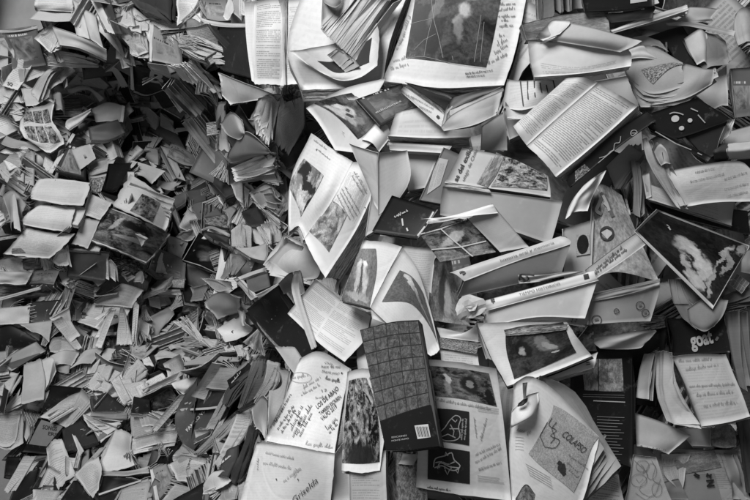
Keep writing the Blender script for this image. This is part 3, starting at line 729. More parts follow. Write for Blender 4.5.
b = Book('P', 'textile_book', 'book covered in a checked woven-cloth picture with a barcode on its back', 152)
b.closed('360,330 392,322,4 418,320;372,385 400,382,4 430,382;386,451 412,450,3 440,446.5', (4, 3, 22), cover(.10), spine='r', tone=.5, spmat=cover(.02))
b.pic('360,330 418,321 430,405 377,423', picture(62, .05, .17, 9., .36, .62, 2.0, grid=(5., 7., .006, .03), rough=.5), 'woven_picture')
b.pic('377,422 431,405 439.5,446 386,450', cover(.012), 'black_panel')
b.pic('414.5,425.5 428,424 430.5,437 417.5,439', paper(.7), 'barcode', off=1.6); S = b.last
[b.ink([[(415.8+i*1.02, 426.4),(418.2+i*1.0, 436.5)]], (.35,.8,.5,.35,.9,.4)[i%6], .03, 'barcode_bar', off=2) for i in range(12)]
b.write('EDICIONES', (392,438), (407,436), .5, h=1.6, off=1.6); b.write('MONTE HUMO', (392,441.5), (409,439), .5, h=1.6, off=1.6)

b = Book('J', 'open_book', 'printed page with thick stacked edge standing below the scrub photograph', 82)
b.block('395,345 450,340,4 520,335;398,430 450,430,6 520,430;400,540 450,540,4 525,540', (10, 2, 22), mat=text(.55, 26, .1, .02, .9, .95, ink=.3, seed=31), slabs=6, tone=.6)
b = Book('J', 'print', 'grainy stone-grey print under the barcode book', 60, cat='print')
b.page('553,330 650,360;553,540 660,520', picture(63, .08, .32, 14.), th=1)
b.page('560,380,4 612,385,4;575,345,4 630,350,4', tone=.45, name='card')

# art catalogue
b = Book('K', 'open_book', 'open art catalogue page with three dark pictures of masks, a heart and a mouth', 72)
b.block('62,30,-4 190,40,8 322,62,-6;62,240 200,250,10 350,280,-8;54,458 200,482,6 372,505,-8', (-2, 5, 12), slabs=4, tone=.60, cov=.3, nu=14)
b.pic('82,52 296,78 322,188 100,152', picture(64, .015, .2, 4., blobs=((.32,.62,.05,.16,0,.5,.4),(.66,.52,.13,.3,0,.02,.5),(.66,.52,.05,.12,0,.22,.5),(.92,.2,.07,.3,0,.015,.3),(.3,.3,.06,.2,10,.3,.6))), 'picture')
b.pic('108,194 230,206 230,318 120,303', cover(.02), 'picture')
b.ink([[(165,235),(185,218),(202,228),(195,255),(200,285),(185,300),(155,302),(135,295)],[(165,235),(150,258),(133,275)],[(165,262),(195,262)],[(172,228),(185,240),(190,232)],[(140,288),(160,280),(185,292)],[(168,248),(180,270),(176,290)]], 1.3, .36, 'line_drawing', off=1.6)
b.ink([[(126,238),(132,238)]], 6, .32, 'line_drawing', off=1.6); b.scrawl([(206,300,212,230,9),(216,300,222,230,8)], .8, .25, name='line_drawing')
b.pic('94,322 232,338 232,446 92,430', cover(.02), 'picture')
b.ink([[(112,390),(118,362),(150,352),(172,342),(180,365),(200,385),(185,400),(165,398),(140,385),(115,392)],[(125,395),(135,375),(165,388),(195,392)],[(150,398),(158,415),(165,398)],[(185,398),(192,410),(196,392)],[(150,352),(152,340),(160,352)],[(118,375),(140,372),(160,380),(182,372)],[(128,382),(132,392)],[(148,385),(150,396)],[(170,386),(170,396)]], 1.5, .45, 'line_drawing', off=1.6)
b.ink([[(140,368),(146,366)],[(162,372),(168,374)]], 4, .02, 'line_drawing', off=2)
b.scrawl([(245,225,252,290,7),(270,300,285,225,7),(250,350,330,310,8),(250,375,335,330,8),(262,400,335,372,8),(110,165,300,190,9)], .45, .3)
b.ink([[(258,y),(258+88-(y%7)*3,y+9)] for y in (188,195,202,418,426,434)], .6, .25, 'printed_line')
b.scrawl([(90,458,165,470,9)], .6, .15)
b = Book('K', 'open_book', 'catalogue page with a signed square drawing, its upper corner rolled over', 122)
b.leaves('465,88,-4 560,150,-10 690,330,-10;400,300 500,400 560,520', '470,80,-26 600,160,-34 730,400,-40;420,300,-20 520,420,-30 620,520,-40', 7, .34, th=1, jit=5)
b.page('380,112,-6 425,88,14 462,98,12 520,140,6 664,290,0;372,240,-8 430,220,14 480,240,14 560,330,8 640,400,0;364,330,-10 400,360,10 460,420,12 540,470,6 600,520,0;374,520,-12 420,520,8 470,525,8 530,530,4 560,540,0', tone=.70, nu=18, nv=16, th=1)
S = b.last
b.pic('510,184 662,290 578,474 428,345', picture(65, .34, .44, 4., rough=.6), 'drawing')
b.write('COLAPSO', (536,285), (608,346), .06, h=24, shear=.2, name='handwriting', S=S, off=1.8)
b.ink([[(505,225),(495,250),(520,268),(500,285),(530,300),(515,325),(480,322)],[(520,240),(505,262),(515,290),(500,310)],[(490,240),(465,285),(480,320)]], .8, .05, 'line_drawing', off=1.8, S=S)
b.ink([[(525,372),(535,380),(530,395),(545,400),(540,378)],[(530,385),(548,388)],[(535,400),(548,415)]], 5, .04, 'line_drawing', off=1.8, S=S)
b.scrawl([(560,350,620,400,9),(555,375,590,405,9),(560,400,590,425,8)], .4, .25, S=S)
b.ink([[(418+i*3,378+i*9),(500+i*2,425+i*9)] for i in range(5)], .5, .3, 'printed_line', S=S)
b.scrawl([(390,270,430,280,22)], .5, .3, S=S); b.ink([[(385,290+i*10),(412,292+i*10)] for i in range(5)], .5, .35, 'printed_line', S=S)
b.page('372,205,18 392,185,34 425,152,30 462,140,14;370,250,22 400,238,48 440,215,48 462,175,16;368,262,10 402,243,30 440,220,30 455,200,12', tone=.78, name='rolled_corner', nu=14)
b.page('395,178,48 412,165,52 428,160,48;392,190,48 410,185,54 425,172,48', tone=.03, name='hollow')  # dark patch on the roll, painted for the shade inside it
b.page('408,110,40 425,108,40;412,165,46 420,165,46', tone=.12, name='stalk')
b.page('385,495,10 420,448,12 450,480,10;385,540,10 415,530,12 445,535,10', picture(66, .06, .3, 5.), name='small_picture')
b = Book('L', 'loose_sheet', 'scrap of printed text at the lower edge right of the signed drawing', 90, cat='sheet')
b.page('108,408 135,430;50,500 150,510', text(.5, 14, .05, .05, .95, .95, ink=.5), th=1)

# lower right
b = Book('L', 'paperback', 'black back cover with two small pictures and white print, right of the signed drawing', 92)
b.closed('2,88 90,86,3 170,84;0,200 90,210,3 182,212;-10,330 90,380,3 172,410', (3, 2, 26), cover(.012, .4), spine='r', tone=.4)
b.pic('30,110 76,108 78,196 40,195', picture(71, .1, .38, 4., .38, .6), 'picture'); b.pic('79,108 143,107 148,198 80,197', picture(72, .1, .42, 4., .38, .6), 'picture')
b.ink([[(35,y),(150,y+3)] for y in (206,212)], .4, .25, 'printed_line'); b.ink([[(64,224),(152,228)]], 1.2, .45, 'printed_line')
b.ink([[(74,268+i*8.5),(150-(i*37%23),271+i*8.5)] for i in range(15)], .7, .22, 'printed_line')
b = Book('L', 'paperback', 'black paperback reading goat in white letters near the right edge', 96)
b.closed('268,-6 350,-2 425,-15;285,50 360,50 438,45;284,98 365,95 446,90', (-6, 4, 26), cover(.014, .35), spine='l', tone=.4)
b.write('goat', (336, 76), (398, 62), .48, h=40, bold=.035)
b.ink([[(404,50),(410,54)]], 6, .12, 'small_emblem')
b = Book('L', 'magazine', 'grey magazine folded over the top of the goat cover', 108)
b.page('325,-30 375,-60 440,-55;330,-5,4 372,10,10 425,-12,2;336,12 372,32,6 400,18', tone=.24)
b.page('290,-45 330,-45;310,-10 345,10;325,5 352,28', tone=.2, name='under_page')
b = Book('L', 'open_book', 'white open book with drawn page and sagging left leaves, under the goat cover', 118)
b.leaves('258,84,-10 284,100,6;258,200,-20 300,190,0;290,290,-20 366,296,0', '240,90,-40 268,90,-24;240,200,-40 275,190,-30;268,280,-40 330,292,-20', 10, .5, jit=4)
b.page('284,100,6 360,95,12 432,96,0;325,190,2 400,185,12 468,180,0;366,296,-2 435,285,6 500,268,-4', text(.56, 24, .06, .06, .94, .94, ink=.12, seed=41), nu=12)
b.scrawl([(300,115,390,110,10),(320,140,410,130,12),(330,185,455,175,8),(350,210,450,200,10),(370,240,460,225,10)], .4, .3, name='line_drawing')
b.block('284,104,2 360,99,2 432,100,-6;325,194,-2 400,189,2 468,184,-6;366,300,-4 435,290,-2 500,274,-8', (-6, 4, 22), slabs=5, tone=.5)
b = Book('L', 'paperback', 'grey upright booklet with pale fore edge, left of the sagging leaves', 92)
b.leaves('205,95 228,92;190,150 222,160;183,215 212,225', '230,90,-16 250,80,-16;222,150,-16 240,150,-16;212,222,-16 228,220,-16', 5, .34, cov=.1)
b = Book('L', 'closed_book', 'black book standing behind the rolled newspaper, lower right', 60)
b.closed('70,60 268,20;120,230 240,240', (5, 5, 30), cover(.02), tone=.3)
b = Book('L', 'rolled_newspaper', 'pale crumpled roll of newspaper across the black book top', 102, cat='newspaper')
b.page('66,50,0 120,42,8 185,30,6 238,28,0;72,68,4 130,60,20 190,48,18 240,36,6;80,78,-4 130,82,8 190,78,8 205,62,0', tone=.40, wob=8, nu=14)
b = Book('L', 'envelope', 'large pale envelope flap with faint pen drawing, bottom right', 84, cat='envelope')
b.page('180,258 260,285,4 336,320;186,350 240,360,4 275,374', tone=.46, th=1, nu=12)
b.scrawl([(190,352,262,368,7)], .4, .12)
b = Book('L', 'poster', 'folded poster with torn picture blocks and the letters N and M, bottom right', 66, cat='poster')
b.page('176,345 300,360 460,362;170,420 300,430 485,440;165,520 300,520 505,520', text(.38, 30, .3, .05, .95, .95, ink=.3, seed=77), th=1, wob=5); SP = b.last
b.page('255,372,6 335,372,6;262,430,6 320,420,6;300,470,6 312,468,6', text(.44, 18, .05, .05, .95, .95, ink=.35, rot=1, seed=78), name='torn_page', wob=5); b.page('420,375,8 455,372,10;440,440,10 475,440,4;455,500,8 500,500,4', tone=.30, name='crumpled_fold', wob=14)
b.page('262,450,7 300,440,9;240,500,7 330,500,9', tone=.2, name='torn_block'); S0 = b.last
b.pic('280,368 400,362 420,408 300,430', picture(73, .14, .3, 3.), off=1, S=SP); b.pic('300,430 400,425 420,500 280,500', cover(.24), off=1.2, S=SP)
b.write('N', (376,442), (378,462), .02, h=20, bold=.05, off=3.4, S=SP); b.write('M', (374,432), (388,436), .02, h=10, bold=.05, off=3.4, S=SP); b.write('=', (338,432), (352,440), .02, h=16, bold=.06, off=3.4, S=SP)
b.pic('390,305 456,298 466,355 396,350', picture(74, .1, .3, 5.), off=1, S=SP)
b = Book('L', 'drawing_page', 'grey page of curly line drawings at the lower edge, left of the poster', 92, cat='sheet')
b.page('176,375 240,382;165,440 262,450;150,520 290,520', tone=.42)
b.ink([[(200+18*math.cos(t*.5),405+16*math.sin(t*.5)) for t in range(14)], [(190+22*math.cos(t*.5),445+18*math.sin(t*.5)) for t in range(14)], [(225+14*math.cos(t*.5),420+22*math.sin(t*.5)) for t in range(14)], [(240+14*math.cos(t*.6),470+20*math.sin(t*.6)) for t in range(12)],[(195,400),(205,412),(200,425),(212,415)],[(182,440),(190,452),(202,440)],[(178,390),(215,430),(190,470),(230,490),(250,440)],[(225,390),(235,410),(228,440),(245,455)],[(180,480),(210,500),(235,480)]], .5, .15, 'line_drawing')
b = Book('L', 'closed_book', 'pale book corner between the open white book and the poster', 76)
b.closed('300,300 395,300;340,350 395,352', (4, 6, 14), cover(.5))
b = Book('L', 'folder', 'rounded grey folder corner below the white open book page', 84, cat='folder')
b.page('390,302 440,290 462,310;392,350 430,356 462,352', picture(75, .1, .26, 3.), th=1)
b = Book('L', 'magazine_stack', 'dark narrow magazines standing at the right edge beside the white book', 96)
b.leaves('430,-20 465,-20;450,100 480,100;470,185 500,190', '470,-20,-30 520,-30,-30;500,100,-30 530,90,-30;510,190,-30 540,180,-30', 7, .16, th=1.6, jit=5)
b = Book('L', 'hanging_magazines', 'black thin magazines hanging along the lower right edge', 76)
b.leaves('460,270 480,262;475,360 490,350;490,480 502,480', '490,275,-30 520,260,-30;500,360,-30 530,350,-30;520,480,-30 550,480,-30', 7, .05, th=1.6, jit=5)

# right middle
b = Book('F', 'open_book', 'large open printed book with a long black map cover beneath, upper right', 120)
b.block('-205,-28,-10 -180,60,-10;-245,-85,-2 -80,40,0;-330,-55,-8 -60,110,-8', (0, 0, 2), slabs=1, tone=.5) if False else None
b.block('117,-113,-2 200,-66,6 283,-17,0;-30,15,0 60,75,12 120,130,4;-179,150,-4 -110,215,4 -58,279,-4', (34, 30, 30), mat=text(.64, 46, .05, .05, .95, .95, ink=.55, rot=0, gap=.38, seed=51), slabs=6, tone=.62, nu=14)
b.page('-17,-133,-12 50,-135,6 115,-114,-3;-120,-40,-14 -90,-30,8 -32,14,-1;-237,67,-14 -215,100,6 -180,149,-5', text(.56, 46, .06, .08, .94, .92, ink=.5, rot=0, seed=52), name='left_page', nu=12)
b.closed('320,5,-20 356,42,-20;160,115,-16 190,160,-16;-16,288,-20 -2,322,-20', (4, 5, 12), cover(.02), spine='l', tone=.6)
b.ink([[(210,110),(205,135),(185,140),(180,165),(165,180),(160,200),(140,205),(130,218),(118,225)],[(120,200),(150,190),(168,172),(185,168)]], .9, .4, 'map_line')
b.ink([[(265+14*math.cos(t*.6),97+13*math.sin(t*.6)) for t in range(12)],[(255,97),(275,96)]], .9, .4, 'compass')
b.pic('20,255 60,225 85,250 20,300', picture(76, .02, .5, 6.), 'cover_photograph')

b = Book('P', 'closed_book', 'grey cover with a swirled picture resting above the white folded flap, top right', 104)
b.closed('522,24 560,15,3 608,10;527,40 570,36 610,33', (-3, 4, 20), picture(77, .12, .4, 1.6, .35, .65), tone=.5)
b = Book('P', 'open_book', 'thick white book with one broad folded flap along its top, upper right', 122)
b.block('528,41,0 580,45,8 628,49,0;530,60,0 580,66,12 632,56,0;534,77,0 585,73,8 631,66,0', (-2, 5, 14), mat=text(.66, 14, .1, .05, .9, .5, ink=.3, seed=53), slabs=5, tone=.66)
b.page('552,20,20 595,28,26 642,41,14;540,32,24 590,38,36 634,46,20;536,38,14 585,46,22 620,52,12', tone=.46, th=1, nu=12, name='folded_flap')
b.page('552,20,22 570,22,32 560,34,34;548,26,22 556,36,34 545,40,30;538,38,14 545,42,22 540,44,18', tone=.62, name='flap_curl')
b = Book('C', 'open_book', 'book with a busy crowd engraving and a wide curved fore edge, upper right', 116)
b.leaves('228,292,6 300,352,10 440,340,10 600,288,4;252,340,2 320,400,12 460,390,12 602,310,2', '262,385,-4 330,420,0 470,410,0 600,320,-6;296,450,-8 350,448,-4 480,425,-4 598,345,-10', 8, .42, th=1, jit=4)
b.page('232,220,-4 330,190,4 470,262,6;228,290,2 330,310,16 480,300,10;256,345,4 350,392,16 520,345,8', tone=.42, nu=12)
b.pic('295,290 380,270 490,272 345,350', picture(78, .05, .5, 15., .42, .58, rough=.5, detail=3.), 'engraving')
b.page('470,262,8 560,285,12 602,285,6;440,345,8 530,335,18 600,320,8;330,440,4 480,410,10 590,350,4', tone=.40, name='curved_page', nu=12)
b.page('220,215,8 300,188,14 320,215,10;245,245,8 300,240,14 375,250,10', tone=.6, name='torn_corner')
b = Book('C', 'closed_book', 'black hardback cover rising behind the crowd engraving book', 92)
b.closed('300,160 420,120 470,110;390,180 450,180 520,190;460,280 520,290 585,285', (4, 3, 24), cover(.02), tone=.2)
b.page('260,155,8 310,150,14 375,170,10;310,200,8 360,190,14 410,215,8', tone=.4, name='bent_leaf')
b = Book('C', 'closed_book', 'long pale closed book pointing right along the top edge, upper right', 112)
b.closed('160,128,-6 320,78 485,18,0;170,122,-6 335,90 490,45', (2, 10, 16), cover(.5), tone=.62)
b.block('170,125,6 330,66,6 488,20,6;178,138,6 340,90,6 492,42,6', (0, 2, 6), slabs=3, tone=.58, name='page_edge')
b = Book('C', 'closed_book', 'black glossy book lying over the top edge, upper right corner area', 116)
b.closed('45,-30 200,-30 350,-30;52,20 200,20 352,22;62,48 200,40 355,20', (3, 8, 16), cover(.014, .3), tone=.2)
b.pic('250,-20 320,-20 320,5 250,15', paper(.5), 'white_label')
b.page('145,55,-10 250,45,-10 358,30,-10;170,95,-14 260,85,-14 340,75,-14', tone=.03, name='lower_cover')
b = Book('C', 'magazine', 'grey magazine page with thin white splayed leaf to the right of the long pale book', 104)
b.page('400,95,6 500,92,8 690,128,4;405,105,4 500,110,8 680,150,2', tone=.42)
b.page('490,28,0 560,30,4 620,38;480,60 550,70,4 590,72;440,85 520,90,4 600,85', tone=.42, name='back_page')
b = Book('C', 'curled_book', 'curved photograph book with shiny bent leaves at the right, upper corner', 96)
b.leaves('470,170 530,120,10 600,160,4;500,230 570,190,24 640,200,6;560,290 600,270,16 655,260,4', '480,190,-20 540,140,-10 610,150,-10;520,260,-20 600,200,0 660,180,-10;580,300,-20 620,280,-5 665,250,-10', 7, .22, th=1)
b.page('475,160,4 540,120,16 570,140,10;500,220,4 555,190,26 575,200,16;530,270,4 560,255,18 572,270,10', tone=.5, name='shiny_leaf')
b = Book('C', 'fanned_book', 'arched fan of worn pages at the right edge, top corner', 112)
b.leaves('690,60,-10 715,30,14 770,20,10;680,120,-10 730,90,30 780,100,10;700,190,-10 740,170,20 790,190,10', '700,110,-30 725,60,0 770,50,-5;715,180,-30 745,140,10 790,140,0;745,240,-30 760,220,0 800,230,0', 8, .33, th=1.4)
b = Book('C', 'closed_book', 'dull grey mottled book standing below the arched fan, right edge', 84)
b.closed('670,285 760,280;668,380 765,380;690,490 770,480', (-4, 4, 26), cover(.13, seed=9, art=.5), tone=.3)
b = Book('C', 'open_book', 'plain light page dropping between the engraving book and mottled book', 82)
b.page('520,395 590,320 652,272;560,425 600,400 655,360;600,455 630,440 660,440', tone=.46)
b = Book('F', 'paperback', 'black paperback with white oval face shapes and a printed spine, right side', 112)
b.closed('300,25 450,-25,2 530,-50;340,80 480,50,3 660,30;340,92 450,115,3 662,45', (-4, 8, 12), cover(.012, .35), tone=.2)
S = b.last
for (x, y, a_, c_, g) in ((436, 38, 30, 20, 15), (497, 45, 18, 14, 10), (462, 77, 20, 12, 0)):
    ring = [(x + a_ * .26 * math.cos(t * .55) , y + c_ * .26 * math.sin(t * .55) - a_ * .06 * math.cos(t * .55)) for t in range(13)]
    b.ink([ring], a_ * .20, .5, 'oval_shape', S=S, off=2)
b.ink([[(412,18),(430,12),(455,16),(470,22)],[(500,-5),(530,8)],[(530,22),(560,55)]], 1.6, .35, 'oval_shape', S=S, off=2)
b.page('335,82,6 350,78,8;440,140,6 450,122,8;575,215,6 590,196,8', cover(.015), name='spine')
b.ink([[(352,92),(440,140),(505,165)],[(530,178),(548,188)]], 1.3, .4, 'spine_print')
b = Book('F', 'paperback', 'dark glossy cover with pale creased corner, below the oval-face book', 104)
b.closed('470,100 560,75 655,48;520,150 580,130 625,120;560,200 590,195 608,180', (4, 4, 20), cover(.03, .3), tone=.5)
b = Book('F', 'fanned_book', 'small wedge of white leaves right of the glossy cover', 104)
b.leaves('650,50 690,42;620,138 632,142', '660,50,-10 690,45,-10;640,130,-14 680,75,-10', 5, .6)
b = Book('F', 'rolled_magazine', 'magazine rolled into a tube with a dark sleeve band, right edge', 108, cat='magazine')
b.page('655,140,-10 700,135,-10 770,128,-10;655,170,26 700,168,26 770,160,26;660,205,-10 705,205,-10 770,200,-10', tone=.46, th=2, nv=14)
b.page('600,150,-10 630,140,-10 656,138,-10;600,175,18 630,170,22 656,168,22;600,208,-10 630,205,-10 660,205,-10', tone=.04, th=2, name='dark_sleeve', nv=12)
b.ink([[(712,134),(716,165),(714,200)]], 2.5, .06, 'band')
b = Book('F', 'closed_book', 'pale sheet wedged behind the rolled tube at the right edge', 74)
b.closed('640,95 760,60;640,150 770,150', (2, 4, 20), cover(.5))
b = Book('F', 'open_book', 'big white open book with leaves fanned to its left, right side', 118)
b.leaves('405,260,-6 440,250,2;430,320,-8 460,320,2;470,402,-6 492,402,2', '300,120,-20 330,110,-10;330,230,-20 370,220,-10;440,400,-22 466,408,-14', 12, .36, jit=4, th=1)
b.block('402,255,0 560,225,14 700,212,0 752,245,-4;430,310,2 570,300,18 720,300,6 770,300,0;490,402,0 600,385,12 720,382,6 780,380,0', (-4, 3, 10), mat=text(.60, 22, .06, .1, .94, .92, ink=.12, seed=55), slabs=4, tone=.56, nu=16)
b.scrawl([(520,262,600,240,7),(500,300,640,275,6),(640,290,735,262,7),(640,330,740,310,7),(650,360,740,345,7)], .4, .28)
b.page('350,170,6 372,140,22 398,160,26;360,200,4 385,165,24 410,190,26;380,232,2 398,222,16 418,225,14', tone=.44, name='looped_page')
b.page('340,165,0 362,130,14 385,160,20;352,200,0 368,160,14 388,195,20;372,225,0 380,200,10 394,222,12', tone=.08, name='loop_inside')  # darker copy of the looped page, shade within the loop painted in
b = Book('F', 'closed_book', 'thick white book lying beneath the big open book, right side', 98)
b.closed('312,300 400,330 530,345 685,385;322,368 420,400 560,440 672,480', (3, 10, 30), text(.48, 12, ink=.2), spine='b', tone=.55, th=.8)
b.page('300,270,-2 330,260,4;318,370,-2 340,360,4', tone=.4, name='bent_cover')
b = Book('F', 'closed_book', 'dark cover in shadow under the thick white book', 70)
b.closed('300,370 740,420;350,420 750,520', (0, 8, 30), cover(.03))
b = Book('F', 'fanned_book', 'dark narrow booklet leaves standing left of the thick white book', 80)
b.leaves('250,210 275,205;265,300 285,300;262,430 285,440', '275,205,-20 300,250,-20;290,300,-20 310,340,-20;290,470,-20 312,430,-20', 6, .2, th=1.4, cov=.04)
b = Book('F', 'leaf_bundle', 'soft grey bundle of bent leaves below the compass cover', 74)
b.leaves('150,235 250,150;190,330 300,180', '200,215,-20 290,135,-20;230,330,-20 305,200,-20', 8, .35)

# big boards
b = Book('I', 'photo_board', 'large tilted white-framed black photograph with a bright swirl of light', 128, cat='photograph')
b.closed('362,38 560,115,2 748,190;316,82 500,200,3 670,320;270,130 430,290,2 596,452', (3, 4, 8), cover(.6), spine='b', th=1.2)
b.pic('365,46 745,190 690,308 596,440', cover(.01)) if False else None
b.pic('367,48 742,192 596,438 280,130', picture(81, .004, .03, 2., .35, .7, .8, blobs=((.40,.50,.10,.13,20,.30,.9),(.50,.50,.17,.10,-35,.42,.6),(.62,.42,.07,.16,25,.55,.6),(.76,.30,.06,.22,10,.50,.6),(.86,.25,.03,.25,12,.38,.7),(.90,.62,.03,.2,8,.34,.5),(.83,.72,.03,.2,-4,.45,.5),(.58,.20,.05,.18,40,.40,.7),(.72,.10,.1,.1,0,.45,.7),(.2,.68,.02,.04,0,.5,.5),(.95,.9,.05,.1,0,.3,.6)), warp=.10, rough=.18, detail=7.), 'photograph')
b = Book('I', 'hardback', 'grey picture book standing open behind the handwritten slip, with torn figure print', 96)
b.closed('95,-70,0 150,-60 215,-20,0;85,120 180,100,5 275,130;80,330 200,300,5 372,340', (0, 4, 30), picture(82, .16, .42, 1.6, .35, .65, blobs=((.15,.72,.12,.13,15,.05,.4),(.3,.85,.06,.1,-20,.5,.5)), rough=.35), tone=.4)
S = b.last
b.ink([[(100+60*.5,-10),(118,20),(110,45),(132,60)],[(125,-30),(150,0),(165,40),(178,70)]], 5, .12, 'printed_figure')
b.ink([[(135,-20),(152,15),(162,45)],[(140,10),(158,30)]], 4, .45, 'printed_figure', off=1.6)
ring = [(152+26*math.cos(t*.5),140+26*math.sin(t*.5)) for t in range(14)]; b.ink([ring], 3, .05, 'printed_disc', off=2)
b.ink([[(140,150),(152,140),(165,152)]], 12, .5, 'printed_disc', off=2)
b = Book('I', 'box', 'grey cardboard box front with printed circles, lower right of the handwritten slip', 108, cat='box')
b.closed('82,402,0 220,372,3 374,338;78,450 210,430 372,380;74,520 200,510,3 335,505', (4, -10, 26), cover(.28, .5), spine='t', tone=.3)
SB = b.last
b.page('85,402,8 230,372,8 374,338,8;82,425,8 230,396,8 372,355,8', cover(.34), name='lid_edge')
for (x, y, q) in ((192, 463, 10), (290, 440, 17), (312, 470, 15), (110, 500, 20)):
    b.ink([[(x + q * math.cos(t * .5), y + q * math.sin(t * .5)) for t in range(14)]], 1.0, .05, 'printed_circle', S=SB); b.ink([[(x - q * .4, y), (x + q * .4, y - q * .2)]], q * .14, .14, 'printed_circle', S=SB)
b = Book('I', 'handwritten_slip', 'pale paper slip with two lines of handwriting lying diagonally', 126, cat='slip')
b.page('272,138 316,186;170,210 210,262;62,292 82,345', tone=.5, th=.6) ; b.last.n
b.scrawl([(110,290,220,205,14),(100,312,238,216,14)], .7, .12)
b = Book('I', 'loose_sheet', 'white crumpled sheet beside the torn figure print', 116, cat='sheet')
b.page('60,-60,0 100,-95,6 152,-125,0;10,0,0 60,-20,12 108,-40,0;-20,80,0 20,50,8 72,46,0', tone=.62, wob=9, th=.8)
b = Book('I', 'black_disc_book', 'book cover with a black round hole left of the torn figure print', 88)
b.closed('-30,120 100,80;-20,330 90,300', (2, 6, 20), cover(.36))
b.pic('22,145 80,138 82,225 24,235', picture(83, .30, .40, 2., blobs=((.5,.5,.42,.46,0,.015,.08),), warp=.02), 'black_disc', off=2.0)
b = Book('I', 'curved_magazine', 'thick magazine bent into a U of pages under the swirl photograph', 92)
b.leaves('410,330 440,440,10 520,495,4;440,330 460,420,14 530,480,6', '450,330,-10 490,400,4 540,460;480,330,-10 520,390,4 555,450', 7, .26, th=1.6)
b = Book('I', 'film_card', 'small grid of stamp sized frames peeking out right of the swirl photograph', 110, cat='card')
b.page('695,305 748,345;665,352 715,390', picture(84, .15, .3, 4., grid=(4., 2., .02, .45)), th=1)
b = Book('I', 'magazine', 'dark magazine with bent leaves under the frame card, right edge', 92)
b.leaves('640,400 700,370 770,350;620,440 690,420 770,400', '640,430,-20 700,410,-20 770,390,-20;620,480,-20 690,460,-20 770,440,-20', 5, .12, th=1.6)
b = Book('I', 'loose_sheet', 'bright scrap of paper at the far right edge above the frame card', 100, cat='sheet')
b.page('720,215 760,200;712,300 765,310', tone=.36)
LS, KD, RAG = 0.8, 0.6, 0.03
# ------------------------------------------------------------------ smaller books, left half, farther away
def tn(t):      # pages whiter, covers blacker: the far pile has few middle greys
    return t if not isinstance(t, float) else round(min(t * 1.04, .68), 2) if t >= .4 else t if t > .24 else round(t * .55, 3)
def CB(crop, spec, ext, mat, lift, label=None, tone=.5, spine='l', name='closed_book', **k):
    b = Book(crop, name, label, lift); mat = tn(mat); m = mat
    if isinstance(mat, float): m = cover(mat, seed=len(BOOKS), art=.55, lo=.03, hi=.45) if (mat > .2 and label is None) or len(BOOKS) % 5 == 0 else cover(mat)
    r_ = rnd.uniform; k.setdefault('bow', (r_(-7, 7), r_(-5, 5))); k.setdefault('wob', 5)
    return b.closed(spec, (ext[0] * 1.5 + r_(-5, 5), ext[1] * 1.5 + r_(0, 6), ext[2] * 1.3), m, spine=spine, tone=tone, **k)
def SH(crop, spec, tone, lift, label=None, name='loose_sheet', cat='sheet', **k):
    b = Book(crop, name, label, lift, cat=cat); return b.page(spec, tone=tn(tone), th=k.pop('th', 1.2), **k)
def LV(crop, a, c, n, tone, lift, label=None, name='fanned_book', **k):
    tone = tn(tone)
    k.setdefault('mats', [text(round(tone, 2), (16, 22, 28)[len(BOOKS) % 3], ink=.35, seed=len(BOOKS) % 4), edges(round(min(tone * 1.15, .8), 2)), paper(tone)])
    b = Book(crop, name, label, lift); return b.leaves(a, c, n, tone, th=k.pop('th', 2.6), jit=k.pop('jit', 9), **k)
def PG(crop, spec, ext, mat, lift, label=None, name='open_book', **k):
    b = Book(crop, name, label, lift); mat = tn(mat); m = mat
    if isinstance(mat, float): m = text(mat, (14, 20, 26)[len(BOOKS) % 3], ink=.3, seed=len(BOOKS) % 4) if len(BOOKS) % 3 else paper(mat)
    k.setdefault('wob', 8); k.setdefault('jit', .05)
    return b.block(spec, (ext[0] * 1.6, ext[1] * 1.7, ext[2] * 1.4), m, slabs=k.pop('slabs', 4) + 3, **k)

# M: top left corner
b = PG('M', '172,-10,0 270,-12,16 362,-5;170,25,16 270,25,30 365,30,10;172,48,0 270,55,14 368,58', (0, 6, 30), .58, 150, 'open book lying level beside the bare wall, its pages rolled, top left')
b.page('190,55,6 280,62,6 365,66;145,95,20 260,108,20 365,106,10', tone=.42, name='lower_page')
CB('M', '340,-20 400,15;385,175 448,195', (8, 2, 40), .52, 150, 'pale narrow cover leaning left, first of a pair in the top left', tone=.5)
CB('M', '415,40 478,78;450,195 518,245', (8, 2, 40), .50, 140, 'pale narrow cover leaning left, second of a pair in the top left', tone=.5)
b = CB('M', '500,-20 545,-20;565,165 612,170', (-26, -4, 30), .09, 150, 'dark narrow book with a light fore edge, sloping down from the top left edge', tone=.6)
b.page('448,-10,6 490,-15,6;538,160,6 575,170,6', tone=.58, name='page_edge')
b = CB('M', '5,160 100,150,-20 182,136;55,260 130,250 205,230;60,345 150,335 232,325', (0, -8, 30), .22, 120, 'grey soft cover arched below the bare wall in the top left corner', tone=.5, spine='t')
b.page('-5,150 100,146 190,128;5,166 100,158 185,142', tone=.5, name='page_edge')
b = LV('M', '170,188 215,150 256,128;248,262 260,230 275,200', '265,130 300,170 322,225;262,262 280,250 300,235', 6, .64, 130, 'book with bright crumpled leaves standing under the level open book, top left')
CB('M', '262,128 400,175 532,248;300,222 400,235 535,300', (0, 6, 40), .44, 150, 'long grey cover slanting down over fanned pages, top left', spine='t')
LV('M', '250,250 360,262 470,300;245,262 350,280 480,310', '236,300 370,315 500,325;240,330 370,335 510,332', 9, .52, 120, 'flat book with loosely spread fore edge under the long grey cover, top left', cov=.1)
b = PG('M', '112,262 172,298;60,345 130,380;12,428 92,450', (6, 6, 20), .58, 140, 'pale booklet marked SQ at its foot near the left edge', slabs=3)
b.write('SQ', (36, 424), (64, 430), .05, h=16, off=2.5, bold=.02); b.pic('92,345 150,345 160,395 100,410', cover(.3))
